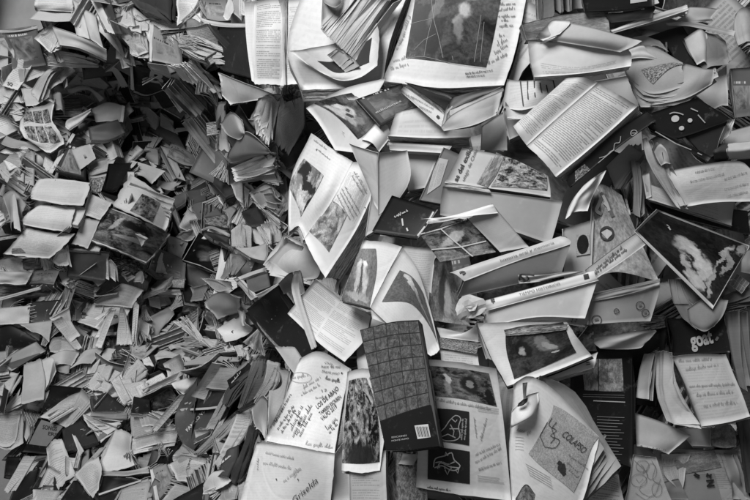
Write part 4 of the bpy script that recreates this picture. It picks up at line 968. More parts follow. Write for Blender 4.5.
LV('M', '240,345,10 190,395,30 138,460,10;300,338,10 245,375,30 200,495,10', '260,350,-30 215,410,0 170,470,-20;320,345,-30 270,400,0 215,500,-20', 4, .44, 130, 'book with leaves rolled into a hood around a black hollow, left', name='curled_book', cov=.03)
b.page('300,335,10 400,330,40 510,345,10;330,350,10 400,342,36 500,352,10', tone=.5, name='cover_edge') if False else None
b = SH('M', '510,330 560,322,20 600,360,10 640,432;510,345 550,350,20 575,380,10 608,440', .42, 140, 'arched grey bent cover above the letter B book', name='bent_cover', cat='book cover')
LV('M', '390,360,10 470,370,40 540,420;320,440,10 420,430,30 500,470', '400,375,-10 470,395,10 530,450;330,455,-10 420,450,0 500,500,-20', 4, .36, 110, 'book with long bowed pages arching over a dark gap, upper left', name='curled_book')
LV('M', '0,432 60,440;-20,520 90,520', '20,428 100,470;40,500 125,500', 8, .55, 120, 'light fanned pages at the far left edge above the comic page')
LV('M', '610,50 660,40;590,130 680,150', '690,70 745,110;640,150 745,160', 4, .5, 120, 'book with blunt pale pages opening toward the top middle left')
CB('M', '605,180 670,160;690,280 740,260', (10, 4, 30), .5, 120, 'pale slanting page book above the black cover with letter B')
LV('M', '580,180 620,240;580,290 640,320', '640,300 700,310;660,330 720,330', 4, .3, 90)
SH('M', '-20,200 40,240;-20,400 40,420', .45, 80, 'dull white sheet against the left edge under the grey arched cover')

# N: top middle
LV('N', '-20,-20 110,-30;40,40 215,120', '60,-60 230,-40;110,20 225,90', 8, .06, 150, 'black magazines slanting down from the top edge, upper left of centre', name='magazine_stack', th=2.2)
b = PG('N', '238,-20,0 300,-15,10 350,-10;238,60,0 300,55,16 355,60;240,130,10 290,95,30 372,118,10', (0, 4, 20), .62, 140, 'white page curling under at its foot, top edge left of the bowl shaped book', slabs=2)
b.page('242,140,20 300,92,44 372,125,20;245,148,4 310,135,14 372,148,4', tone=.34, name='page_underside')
b = CB('N', '345,-30 430,-40 480,-20;345,30,-20 420,40,-30 490,40,-10;390,95 450,108 505,100', (0, 10, 20), .26, 150, 'bowl shaped curled grey book with a pale rim, top edge', tone=.4)
b.page('300,25,20 350,85,40 450,110,40 582,118,20;312,45,20 360,105,40 450,132,40 582,136,20', tone=.5, name='pale_rim')
b.page('495,-20,20 515,40,26;468,75,20 490,102,26', tone=.66, name='leaf') if False else None
SH('N', '492,-10 515,0 520,50;466,80 478,100 492,100', .64, 180, 'bright pointed leaf rising in the bowl shaped grey book', name='torn_leaf', cat='sheet')
LV('N', '250,180 330,180 420,225;330,190 430,220 515,250', '240,235 330,300 440,335;300,240 400,290 485,320', 12, .40, 160, 'book lying half open with softly waved page layers, below the bowl shaped book', name='open_book', cov=.05)
SH('N', '380,95 420,140,10 520,235;388,130 430,190,10 500,262', .05, 175, 'black bent cover strip over the waved page layers', name='bent_cover', cat='book cover')
CB('N', '440,135 595,135;455,345 615,390', (0, 10, 40), .025, 120, 'plain black book beside the upright text spread, top middle', tone=.3)
b = CB('N', '100,112 238,205;102,300 262,332', (-6, 6, 40), .30, 140, 'mid grey cover with a white upright edge above the letter B book', tone=.6)
b.page('96,108,8 118,118,8;98,306,8 108,308,8', tone=.66, name='page_edge')
b = CB('N', '8,318 70,330 120,352;10,400 90,420 190,400;20,450 90,470 190,440', (-4, 8, 30), .012, 150, 'black cover showing a large pale letter B', tone=.5)
b.write('B', (92, 402), (165, 418), .42, h=52, bold=.03, off=2); b.page('0,310,8 12,316,8;2,445,10 22,452,10', tone=.5, name='fore_edge')
CB('N', '90,312 190,330 255,335;120,348 190,372 250,402', (0, 6, 30), .36, 165, 'grey cover flap lying across the top of the letter B book', spine='t')
LV('N', '190,328 250,340;262,402 300,410', '305,308 330,320;448,470 458,476', 9, .62, 165, 'star burst of bright pages beside the letter B book', jit=10)
b = SH('N', '440,362 560,410 742,478;452,420 540,470 640,500;460,478 490,510 500,520', .62, 180, 'bright blank triangular page pointing right below the black book', name='folded_page')
LV('N', '-10,150 60,140;0,270 60,290', '20,170 80,180;40,290 95,300', 5, .45, 120, 'narrow pale book standing left of the mid grey cover')
CB('N', '0,20 100,100;-20,90 90,170', (2, 10, 30), .55, 120, 'pale flat pages just below the black slanting magazines')
LV('N', '560,0 590,0;570,60 600,70', '590,10 620,10;590,90 610,90', 5, .5, 110)

# O
b = PG('O', '98,152,0 150,90,14 205,85,14 275,45,0;100,190,0 150,170,14 220,165,18 262,150,4;120,235,10 185,262,26 250,250,24 300,205,10;150,255,0 200,290,14 250,315,10 325,262,0', (2, 4, 14), .68, 150, 'curled white page with six comic panels, left side', slabs=2, nu=16)
for i, q in enumerate(('118,122 160,108 172,160 120,160', '166,108 205,100 218,165 178,162', '211,99 238,95 256,160 224,166', '122,182 172,182 192,258 145,238', '178,182 215,182 245,260 198,260', '221,182 255,182 300,256 250,262')):
    b.pic(q, picture(90 + i, .02, .42, 3.5, .4, .6), 'comic_panel', off=1.6, n=6)
LV('O', '0,20 60,40;70,110 125,95', '0,70 60,100;40,120 100,130', 6, .48, 120, 'grey fan of page ends above the comic page at left')
SH('O', '105,-10 240,-10 245,30;130,80 180,75 240,38', .52, 140, 'pale folded flap just above the comic page')
b = PG('O', '328,185,0 335,150,14 400,120,20 455,92,0;345,205,0 360,195,10 410,160,14 455,110,0', (2, 2, 20), .62, 170, 'book with a pale cone shaped folded leaf, left of the square open box book', slabs=2)
CB('O', '305,85 450,80;330,150 440,110', (0, 20, 30), .26, 110, 'grey cover behind the pale cone shaped leaf')
b = CB('O', '458,92 540,60 622,80;480,160 550,155 612,160', (0, 6, 30), .40, 150, 'light grey book like an open square box, upper left')
b.page('610,75,10 625,80,10;600,155,10 615,162,10', tone=.6, name='page_edge')
b = CB('O', '440,190 520,165 590,148;450,250 540,250 625,212', (2, 12, 26), .15, 165, 'dark grey blank cover with a light lower edge, under the box like book', tone=.6, spine='t')
b = CB('O', '372,222 430,245;255,412 430,452', (0, 4, 30), .015, 140, 'black open case with a white corner sheet, left of centre', tone=.4)
b.page('362,215,6 376,224,6;240,412,6 262,418,6', tone=.55, name='page_edge'); b.page('352,296,14 450,270,20;400,400,14 480,340,20', tone=.46, name='folded_sheet')
LV('O', '0,318 90,330;-10,400 50,470', '90,320 185,320;110,460 190,470', 5, .36, 130, 'printed pages spread in overlapping wedges at the left edge', mats=[text(.42, 20, ink=.4), flat(.5), paper(.4)])
b = SH('O', '-20,200 60,240,10 140,262 225,295;-20,260 60,290,10 120,282 180,305', .34, 135, 'long bent grey page sweeping under the comic page')
CB('O', '545,365 662,358;520,500 592,495', (-4, 8, 30), .015, 130, 'black cover slanting left beside the glossy magazine, left centre')
LV('O', '430,372,10 500,345,20 560,335;440,385,0 500,365,10 560,350', '430,390,-20 500,365,-10 565,355;450,480 490,480 525,480', 5, .42, 120)
LV('O', '225,330 262,360;215,380 255,400', '240,345 270,370;240,420 262,420', 4, .6, 120, 'bright scrap of crushed paper beside the black open case')
SH('O', '262,20 300,10,20 320,60;280,100 310,100,20 325,130', .35, 150, 'narrow grey bent leaf right of the comic page', name='bent_leaf')
SH('O', '330,0 430,-20 520,40;350,20 440,0,10 500,60', .45, 150, 'bowed pale page edge above the cone shaped leaf', name='bent_leaf')
CB('O', '560,0 700,20;600,60 690,60', (0, 10, 30), picture(97, .06, .4, 5.), 100)
SH('O', '660,225 745,235;700,300 750,310', .46, 130, 'light triangular flap right of the dark grey blank cover', name='folded_page')

# Q centre dark area
SH('Q', '0,60 90,60,10 260,60;30,90 120,95,10 262,78', .42, 120)
LV('Q', '60,60 130,130;50,100 105,165', '120,110 150,140;100,180 130,200', 6, .5, 140)
CB('Q', '148,110 220,190;100,190 290,320', (-8, 6, 30), .14, 150, 'dark book with a light fanned top standing below the letter B book')
LV('Q', '150,110 190,130;150,180 235,215', '170,130 215,160;160,170 220,200', 6, .5, 160, 'small pale fan of pages at the heart of the dark hollow')
SH('Q', '270,120 330,130,30 380,180,20 400,270;280,145 330,160,30 360,200,20 375,275', .40, 165, 'hooked book edge curving down beside the dark hollow', name='curled_book', cat='book')
SH('Q', '230,190 300,190,30 345,230,20 365,272;220,215 290,205,30 325,240,20 345,280', .3, 150, 'second smaller hooked edge beneath the larger one', name='curled_book', cat='book')
LV('Q', '10,225 70,225;60,300 90,305', '150,235 175,240;80,300 110,300', 6, .42, 130, 'dull wedge of pages left of the dark hollow')
CB('Q', '155,280 200,290;235,440 278,455', (-10, 4, 30), .44, 150, 'pale thin book leaning like a plank below the dark hollow')
CB('Q', '190,320 215,265 330,330;190,330 260,370 330,385', (-2, 8, 30), .28, 140)
b = SH('Q', '0,350 60,365,10 175,405;-20,420 60,430,10 110,470', .52, 120, None, name='magazine', cat='magazine')
SH('Q', '0,300 70,340 135,380;-10,318 60,355 120,395', .5, 130, 'thin long pale strip above the glossy magazine', name='bent_leaf')
LV('Q', '440,60,20 430,120,20 430,290;470,60 455,120 450,300', '450,60 440,120 440,290;480,60 465,120 500,300', 4, .46, 140)
SH('Q', '450,170 500,110,20 560,150;480,220 540,200,20 570,210;545,250 560,240 578,212', .36, 150)
CB('Q', '490,240 540,70;560,350 630,200', (0, 6, 30), .10, 110)
CB('Q', '540,240 600,200 690,300;490,320 580,300 700,310;500,370 600,340 700,315', (0, 6, 30), .25, 130, 'grey blank triangular cover right above the white ragged pages')
LV('Q', '640,40,0 690,20,20 740,25;615,130,0 660,110,10 700,100', '690,60,10 720,40,20 745,40;690,280,0 705,260,0 720,250', 12, .5, 160, 'tall ribbed fan of pages hanging left of the portrait magazine', jit=9, cov=.1)
LV('Q', '640,150 660,140;630,220 650,240', '660,150 690,120;655,240 680,200', 6, .46, 150)
LV('Q', '505,390,10 580,360,20 700,320;535,415,10 600,400,10 730,360', '520,440,0 600,430,10 740,380;530,460,0 620,440,10 735,400', 11, .72, 170, 'bright ragged block of white fanned pages, centre left', jit=9, cov=.2)
SH('Q', '425,310 440,300,20 490,360;425,400 450,380,20 480,400', .32, 140)
LV('Q', '670,420 700,380;650,450 745,450', '740,370 760,420;700,470 760,480', 7, .42, 150, 'grey fan of page edges right below the white ragged block', jit=8)
CB('Q', '310,280 325,300;320,390 330,390', (-10, 0, 30), .5, 120)

# S
b = PG('S', '190,0,-6 300,-4,-6 442,12,-6;160,60,20 300,60,26 440,70,20;155,100,10 300,125,16 410,132,8', (0, 8, 26), .60, 140, 'topmost rolled section of the thick open book with three steps, left', slabs=4) if False else None
b = Book('S', 'open_book', 'thick open book whose pages fall in three rounded steps, left side', 150)
b.block('195,-8,-10 300,-6,-8 444,12,-10;160,50,18 300,48,24 446,55,14;155,95,10 290,118,20 410,130,6', (0, 6, 26), text(.58, 14, ink=.1), slabs=4)
b.block('190,125,-20 300,128,-16 375,138,-20;120,180,8 250,190,14 362,200,8;112,222,0 230,245,12 348,262,0', (8, 4, 30), text(.60, 14, ink=.12), slabs=4, name='middle_pages')
b.block('135,238,-24 250,262,-16 375,268,-20;80,300,-6 200,310,4 320,330,-6;18,368,-6 140,385,4 248,392,-6', (2, 4, 22), text(.56, 22, ink=.25), slabs=4, name='lower_pages', cov=.1)
b.pic('62,342 108,340 130,362 60,366', picture(98, .1, .3, 3.), off=2)
b = PG('S', '450,68 560,112;430,110 530,160;415,170 500,200', (0, 4, 14), .52, 140, 'pale creased card right of the three stepped open book', slabs=2)
b.page('425,190,-10 500,202,-10;358,318,-10 440,342,-10', tone=.50, name='lower_sheet')
b = Book('P', 'magazine', 'magazine open at glossy dark photographs of machinery, left centre', 160)
b.block('130,176,0 151,189,8 174,207;121,196,0 142,207,8 168,229', (2, 2, 16), slabs=2, tone=.60) if False else None
b.block('130,174 152,188,8 174,206;112,206 140,218,8 166,231', (2, 2, 14), .60 and None, slabs=2, tone=.60)
b.pic('142,194 160,203 152,222 130,211', picture(99, .02, .3, 4., .4, .6), off=1.6); b.ink([[(136,203),(157,213)]], 2, .5, 'picture_gutter', off=2.4)
b.block('112,208 138,219,10 170,234;100,224 128,235,10 160,248;88,240 116,250,8 146,263', (1, 2.5, 12), slabs=2, tone=.6)
b.pic('111,209 169,233 146,261 90,239', picture(100, .015, .28, 3.0, .42, .66, rough=.16, blobs=((.25,.7,.06,.2,-20,.4,.4),(.6,.4,.3,.06,10,.35,.5),(.5,.75,.2,.1,0,.01,.5))), 'photograph', off=1.6)
CB('S', '352,330 548,362;345,470 525,500', (-4, 8, 30), .13, 120, 'dark grey cover with a faint pencil mark below the machinery photograph')
SH('S', '20,80,0 60,50,30 130,120;60,250,0 80,200,20 110,255', .3, 130, 'crumpled grey newspaper clump at the left edge', wob=20, name='crumpled_paper', cat='newspaper')
SH('S', '60,70,30 75,60,40;70,240,30 105,255,30', .5, 150, 'upright pale folded spine in the crumpled grey clump', name='folded_strip')
LV('S', '-20,120 10,150;-20,190 20,180', '-20,200 20,200;-10,230 40,220', 4, .7, 130, 'bright white page corner at the left edge')
b = PG('S', '-10,400 60,388,8 110,392;-10,440 70,450,8 120,440;-20,475 80,470,6 160,460', (0, 6, 20), .5, 130, 'white leaf bottoming out below the three stepped book at left', slabs=2)
b.pic('100,400 250,402 240,440 110,450', picture(101, .04, .35, 4.), off=2, uv=False) if False else None
CB('S', '100,398 250,402;110,450 330,440', (0, 8, 20), picture(101, .04, .4, 4., .4, .62), 120, 'photograph covered booklet under the three stepped book')
LV('S', '260,405,10 300,360,20 340,350;290,430 330,420 345,440', '300,360 330,330 350,330;330,430 345,420 352,440', 5, .48, 130)
LV('S', '525,400 555,395;520,490 560,490', '555,400 575,430;570,490 600,500', 5, .55, 130, 'small pale fan of pages beside the dark grey pencil marked cover')
CB('S', '560,385 690,400;590,460 740,480', (0, 8, 30), picture(102, .01, .3, 6., .5, .7), 110)
SH('S', '60,-20 180,-30;30,20 170,40', .3, 110)
CB('S', '450,-10 530,-20;460,60 500,70', (0, 8, 30), picture(103, .02, .4, 8.), 100)

# T
b = CB('T', '345,262 420,300 495,345;262,400 350,430 440,470', (2, 5, 18), .01, 165, 'black square cover with a soft blurred glow in the middle', tone=.5, spine='b')
b.pic('348,266 490,345 436,464 268,398', picture(104, .008, .015, 2., rough=.25, blobs=((.45,.35,.2,.16,10,.2,.9),(.42,.25,.12,.1,0,.35,.8),(.85,.5,.06,.1,0,.2,.7),(.1,.4,.03,.04,0,.3,.6),(.5,.62,.3,.1,0,.07,.8))), 'picture')
b.ink([[(262,400),(350,434),(440,470)],[(262,400),(345,262)]], 3, .5, 'worn_edge', off=1)
SH('T', '190,280 240,290,10 292,310;190,360 220,380,10 252,402', .34, 150, 'plain grey flap left of the glowing black cover', name='cover_flap', cat='book')
b = CB('T', '300,130 360,110,6 412,104;345,200 400,185,6 462,172', (0, 8, 26), .22, 160, 'small grey booklet with two curled faint lines, above the glowing black cover', tone=.6)
b.scrawl([(350,165,420,145,14)], 2, .05)
LV('T', '505,20 560,0;530,90 570,100', '600,20 640,60;560,120 575,165', 9, .48, 150, 'downward pointing wedge of white page ends, middle of the heap')
LV('T', '600,70,10 650,40,10 700,0;650,150 700,120 750,90', '620,90 680,170 750,250;600,90 660,150 740,220', 8, .38, 150, 'stepped stack of soft book corners left of the tree magazine', jit=8)
b = CB('T', '120,340 150,345 280,400;70,430 150,440 275,480;130,490 200,495 280,500', (0, 8, 30), .24, 140, 'grey tent of covers with white leaves bursting from the middle, left centre')
b.leaves('150,360,10 165,362,20;128,462,10 150,462,14', '180,360,20 195,365,10;170,462,14 195,470,10', 6, .66, th=1.5)
LV('T', '465,470,0 480,400 510,362;450,490 480,490 500,488', '500,370,20 540,370,30 580,392;505,488 520,480 540,450', 5, .28, 150, 'rounded grey book corner with bowed edge right of the glowing cover', name='curled_book')
LV('T', '230,285 280,255,10 340,250;260,300 290,300 310,290', '250,260 300,250,20 340,240;290,310 300,300 320,280', 4, .42, 140)
SH('T', '360,245 410,230,26 500,270;355,255 410,245,20 495,285', .42, 160, 'thin arched page edge over the glowing black cover', name='bent_leaf')
CB('T', '360,250 500,285;420,300 500,330', (0, 10, 30), .10, 130)
LV('T', '505,250 560,215;510,330 545,330', '560,220 595,240;570,330 595,330', 8, .42, 140, 'upright small fan of grey pages in the dark middle')
CB('T', '530,340 690,310;600,385 670,400', (0, 8, 20), .40, 140, 'light grey flat cover running right of the glowing black cover')
LV('T', '640,245 660,240;690,320 712,345', '670,235 690,250;700,320 718,330', 4, .55, 150, 'narrow folded white strip bent beside the pale loose sheets')
CB('T', '195,95 290,45;215,150 280,110', (0, 10, 30), .18, 130)
CB('T', '280,60 370,40;300,130 380,100', (0, 10, 30), .16, 140)
CB('T', '370,190 480,170;380,220 490,240', (0, 6, 20), picture(105, .05, .4, 7.), 130)
LV('T', '460,150 480,165,20 500,230;470,150 500,130,10 540,120', '470,160 490,200,10 500,250;480,160 520,150 550,140', 4, .3, 140)
SH('T', '140,0 200,10 265,0;130,30 190,50,10 220,52', .5, 130)
CB('T', '400,0 420,-20;480,90 540,60', (0, 8, 30), .1, 120); CB('T', '555,160 640,130;600,230 680,215', (0, 8, 30), .07, 110)
SH('T', '430,75 445,85;455,115 468,128', .66, 150, 'tiny bright paper sliver in the dark middle')

# U
CB('U', '155,160 300,150;150,268 325,248', (0, 6, 20), .09, 130, 'dark blank cover beside a pale strip at the left edge', tone=.5)
b = PG('U', '-20,192 150,176;-20,275 146,266', (0, 4, 14), .56, 135, 'pale blank strip of card at the left edge', slabs=2, name='card')
SH('U', '-10,140 100,110,10 200,82;-10,155 100,125,10 205,96', .5, 150, 'long rolled pale paper edge above the pale blank strip', name='paper_roll')
CB('U', '-20,80 330,80;-20,140 330,120', (0, 8, 30), picture(106, .03, .25, 6.), 100, 'mottled dark magazine back under the stepped book, left')
PG('U', '-20,5,4 80,8,10 165,10;-20,70,6 60,72,14 130,70', (0, 4, 14), .54, 150, 'white bottom pages of a book at the left edge above the rolled edge', slabs=3)
CB('U', '175,5 300,0;150,68 270,72', (0, 4, 14), .3, 140)
LV('U', '330,60 350,60;300,190 320,190', '350,40 385,60;330,190 350,190', 5, .3, 140)
CB('U', '-10,285 60,275,10 190,350;-10,420 60,400,10 240,380', (0, 6, 20), .02, 120, 'black curved cover at the left edge below the pale strip')
CB('U', '-10,460 180,358;60,505 228,405', (0, 6, 20), .34, 140, 'broad grey book with a darker bar across it, left edge'); BOOKS[-1].pic('30,470 200,415 210,440 60,495', cover(.1), 'band', off=2)
SH('U', '98,272 180,262,6 262,248;160,310 200,320,10 245,362', .46, 140, 'pale triangular leaf above the broad grey book', name='folded_page')
LV('U', '245,240 350,185;260,255 345,215', '262,258 300,240;385,410 415,395', 4, .56, 170, 'pale book opening like a beak toward the upper right, left side', name='open_book')
b = SH('U', '335,262 400,290,6 480,360;380,330 430,360 500,380;400,400 440,390 480,385', .30, 150, 'grey torn page with the dark letters ou', name='magazine_page')
b.write('ou', (425, 372), (470, 340), .06, h=18, bold=.02, off=2)
b = PG('U', '465,168 560,170,10 655,182;430,220 520,235,10 620,245;385,258 450,280,6 500,300', (0, 4, 14), text(.6, 12, ink=.15), 150, 'large pale page printed RO with upright white leaves standing on it, left', slabs=2)
b.write('RO', (550, 236), (588, 240), .05, h=17, bold=.02, off=2)
LV('U', '548,190,20 560,192,20;470,230,10 490,228,10', '552,200,26 565,200,26;475,380,20 500,380,20', 4, .68, 180, 'upright pointed white leaf, left of the narrow pleated wedge')
LV('U', '600,190,30 618,190,30;588,290 625,290;582,372 610,372', '610,190,30 622,192,30;610,290 650,290;625,375 658,375', 7, .55, 175, 'narrow pleated wedge of pages opening downward beside the letters RO', jit=3)
PG('U', '475,130 600,68 720,100;470,160 590,130,8 680,150;468,175 580,180 660,190', (0, 5, 20), .44, 155, 'light grey stacked book with a crease, above the RO page', slabs=3)
CB('U', '485,108 545,38;470,150 605,68', (0, 6, 20), .02, 165, 'black triangular cover corner above the RO page')
LV('U', '668,168,10 682,168,10;655,372 668,372', '680,170 690,176;672,372 684,372', 3, .6, 165, 'tall thin white page edge standing upright beside the pleated wedge')
CB('U', '630,190 668,180;640,280 660,270', (0, 6, 20), .02, 130)
CB('U', '500,262 590,262;500,320 585,320', (0, 6, 20), .02, 130); SH('U', '500,312 585,310;520,330 580,325', .5, 150)
CB('U', '570,380 655,372;555,480 660,470', (0, 6, 20), .06, 140, 'dark book with a thin light stripe below the pleated wedge')
b = PG('U', '390,440 430,400,10 520,390;345,500 400,470,16 460,470', (0, 4, 20), .42, 160, 'rounded grey rolled magazine, lower left', slabs=2)
SH('U', '250,430 320,400,20 400,410;240,500 300,470,20 360,480', .5, 150); LV('U', '245,380 270,340,10 340,340;250,410 300,410 340,400', '260,350 300,330 350,350;300,420 320,400 400,420', 4, .5, 150)
CB('U', '380,200 400,180;350,140 420,160', (0, 6, 20), .4, 120)
SH('U', '520,400 545,390,10 600,400;500,450 540,455,10 570,440', .5, 150)
LV('U', '680,260 745,300;690,330 745,370', '690,240 748,260;700,280 745,320', 4, .55, 150)

# V
b = PG('V', '42,268 120,222,8 200,180;60,290 150,240,8 222,222;130,372 140,340 150,300', (0, 6, 20), .48, 160, 'pale sheet folded to a sharp corner, left of the bright crumpled cluster', slabs=2)
CB('V', '138,262 180,255;140,310 230,225', (0, 6, 20), .03, 140)
LV('V', '140,318 200,290;280,340 300,330', '210,255 240,250;290,300 310,300', 5, .46, 165, 'grey book with lined pages opening leftward, far middle left')
LV('V', '210,262 250,262;330,350 360,350', '280,225 292,245;360,330 370,350', 6, .66, 180, 'bright cluster of crumpled narrow pages, far middle', name='crumpled_book', jit=14)
LV('V', '350,350 420,400;360,340 460,350', '370,340 420,360;420,405 470,372', 5, .6, 185, 'pale open booklet fanning right under the bright cluster', jit=8)
b = SH('V', '445,292 520,235,20 560,200;450,320,20 530,300,0 610,272;485,355 540,345,20 600,300', .66, 190, 'bright crumpled white sheet left of the black notebook', name='crumpled_sheet', wob=26)
b = PG('V', '370,160 420,120,16 480,112 550,140;400,200 450,180,16 500,170 550,190;440,245 480,230 520,220 552,205', (0, 5, 22), .34, 160, 'grey bowed pages arching above the bright crumpled sheet', slabs=4)
LV('V', '350,40,10 420,45,20 510,75;370,50 430,60 500,85', '375,50 430,60,20 505,90;395,75 440,100 490,102', 4, .5, 170, 'plump pale rolled edge lying level under the glowing cover')
CB('V', '105,92 250,98;120,120 258,124', (0, 8, 20), .44, 150, 'small flat pale book lying level, far middle left')
CB('V', '185,50 275,45;190,85 270,88', (0, 6, 20), picture(107, .1, .6, 22., .45, .58), 150, 'tiny dotted patterned cover, far middle left')
CB('V', '190,382 230,376,6 372,425;205,400 240,395 365,438', (0, 8, 20), .5, 170, 'long thin pale book lying level below the bright cluster')
LV('V', '205,375 330,360;225,385 350,375', '290,350 360,350;360,370 410,380', 5, .42, 150)
PG('V', '268,465 400,430,10 540,440;265,480 400,470,10 545,460', (0, 6, 22), .36, 165, 'long grey book with bowed spine at the foot of the bright cluster', slabs=4)
LV('V', '520,380 560,370;540,430 580,440', '570,400 590,400;570,440 590,450', 5, .6, 170, 'small bright tuft of page corners by the long grey book', jit=10)
PG('V', '120,425 180,402,8 300,440;130,450 200,440,10 310,465', (0, 6, 22), .54, 165, 'pale tapered page lying level at the lower middle left', slabs=3)
CB('V', '150,445 250,470;140,480 200,500', (0, 6, 20), .02, 130)
b = CB('V', '0,375 145,372;10,430 60,450', (0, 8, 20), .40, 155, 'grey folded pages above a small bright scrap, lower left')
SH('V', '60,445 95,432;70,475 120,480', .66, 165, 'small bright scrap of torn paper, lower left', wob=12)
CB('V', '470,385 510,375;480,408 530,405', (0, 8, 20), .6, 170, 'small pale rounded page end beside the bright tuft')
LV('V', '300,85 370,80;330,150 400,140', '320,100 420,80;300,160 360,150', 5, .32, 140); LV('V', '480,250 580,215;440,270 500,260', '520,200 560,195;480,290 520,280', 4, .12, 150)
SH('V', '30,20 60,5 72,50;20,60 50,60 60,70', .5, 150, 'pale small folded tip, far middle left'); CB('V', '270,160 340,140;260,210 350,200', (0, 6, 20), .26, 150)
LV('V', '90,140 140,120;100,180 150,190', '140,110 200,140;150,190 210,180', 4, .3, 140)

# W
PG('W', '88,15 120,5,6 145,-5;80,90 120,80,8 160,70;75,160 110,150,6 155,142', (3, 3, 14), .46, 165, 'upright pale grey page, lower left beside the dark slanted book', slabs=2)
LV('W', '5,185 60,150;60,120 82,100', '10,195 80,165;75,150 90,120', 4, .6, 150, 'thin bright pointed leaves under the upright grey page')
SH('W', '148,0 190,-10,20 200,40;150,130 170,90,10 165,110', .62, 160, 'tall wavy white leaf right of the upright grey page', wob=10, name='loose_leaf')
CB('W', '182,90 305,102;145,190 215,150', (0, 4, 16), .014, 160, 'black slanted book above the book titled SONGS', spine='t')
PG('W', '215,150 255,125,6 306,108;140,205 190,215,8 225,250', (0, 4, 16), .56, 158, 'white page wedge between the black slanted book and the book titled SONGS', slabs=3)
LV('W', '225,250 300,110;235,240 320,130', '250,235 340,125;260,230 350,140', 5, .5, 150, 'fine edges of pages running up beside the white wedge')
b = CB('W', '138,208 232,240;75,330 170,338', (-3, 3, 22), .014, 170, 'black framed cover with the grey title SONGS', tone=.5)
b.pic('148,214 226,238 168,308 104,300', cover(.22), 'title_panel', off=1.8); b.write('SONGS', (152, 246), (204, 254), .03, h=15, bold=.03, off=2); b.write('ERS', (172, 268), (204, 274), .03, h=13, bold=.03, off=2)
b = PG('W', '163,318 190,290,14 218,280;175,390 205,370,16 250,350;210,466 230,440 266,412', (3, 3, 14), .62, 178, 'white folded page overlapping the lower corner of the SONGS cover', slabs=2, wob=8)
CB('W', '170,356 178,358;115,462 212,470', (0, 4, 16), .03, 165, 'black triangular cover under the folded white page')
b = CB('W', '224,248 292,214;232,330 355,292', (0, 6, 20), .07, 165, 'dark cover with a white slanting streak, lower left'); b.page('255,255,10 262,258,10;285,345,12 300,325,12', tone=.6, name='white_streak')
LV('W', '295,192 350,200,10 430,212;305,210 350,215 432,220', '300,215 330,250 352,290;320,240 350,260 430,230', 6, .6, 170, 'white open pages spread to a point, lower left of centre', cov=.2)
CB('W', '325,190 458,190;330,205 455,212', (0, 8, 30), .26, 160, 'grey thin hardback lying level above the white spread pages', spine='t')
b = PG('W', '412,248 440,250,14 472,266;385,310 430,320,16 468,330;342,400 420,395,10 498,372', (0, 3, 12), .70, 182, 'bright creased white page standing like a tent, lower left', slabs=2, wob=10)
PG('W', '342,402 440,398,6 532,380;370,415 450,414 532,405', (0, 5, 20), .44, 175, 'flat pale book under the bright tent shaped page', slabs=3)
b = CB('W', '368,418 440,420;352,482 505,432', (0, 4, 16), .012, 168, 'black book with a thin white edge, bottom left'); b.ink([[(352,482),(430,458),(505,432)]], 5, .5, 'white_edge', off=2)
CB('W', '265,432 275,430;215,505 345,505', (0, 4, 16), .02, 160, 'black cover corner at the bottom edge, left')
PG('W', '268,410 310,370,10 352,345;290,440 330,420,14 365,400;335,495 345,470 355,450', (0, 4, 14), .54, 172, 'smooth pale curved cover right of the folded white page, bottom left', slabs=2)
LV('W', '265,412 360,300;275,425 380,310', '210,500 260,460;230,520 275,470', 5, .4, 150, 'long thin parallel page edges rising to the right, bottom left')
LV('W', '-20,190 40,190,14 75,180;-20,300 30,310,16 60,260', '-10,200 50,200,10 80,190;-10,310 40,320,10 75,300', 4, .5, 150, 'large pale curled pages at the lower left edge')
CB('W', '28,345 72,345;20,412 55,418', (0, 4, 16), .014, 150, 'small black book end at the lower left edge')
LV('W', '85,345 130,345;15,465 40,475', '95,350 140,350;40,470 60,480', 4, .5, 155, 'pale narrow leaf falling to the lower left corner')
CB('W', '60,430 140,380;30,510 110,510', (0, 4, 16), .02, 140, 'black cover in the bottom left corner'); LV('W', '118,462 215,470;115,505 190,505', '120,475 220,475;150,510 240,500', 5, .5, 160, 'grey rippled page ends at the bottom edge, left')
LV('W', '465,190 536,190;470,270 540,240', '470,220 550,210;475,330 550,300', 5, .5, 160, 'pale layered pages right of the bright tent shaped page')
CB('W', '325,130 380,115;325,180 460,180', (0, 4, 16), .05, 130); LV('W', '305,95 345,40;330,110 355,100', '345,40 420,120;360,110 400,130', 4, .58, 150)
LV('W', '395,75 420,60;440,160 475,150', '410,90 536,80;470,160 536,110', 6, .6, 150, 'white pleated pages pointing down, lower left of centre')
LV('W', '330,20 360,0;300,90 330,90', '380,20 440,40;340,90 400,80', 5, .55, 150); LV('W', '440,60 500,-10;470,70 520,20', '450,90 536,90;480,110 536,100', 5, .5, 150)
CB('W', '480,130 536,140;470,190 536,190', (0, 4, 16), .03, 130); SH('W', '180,-10 240,-20,10 270,10;190,50 240,50,10 250,30', .3, 140)
LV('W', '355,330 400,270;370,370 420,300', '380,300 410,250;345,395 410,330', 5, .5, 150)
LV('W', '430,460 536,440;420,510 536,510', '460,440 540,420;500,480 540,480', 5, .4, 150, 'soft grey pages at the bottom edge right of the white edged black book')

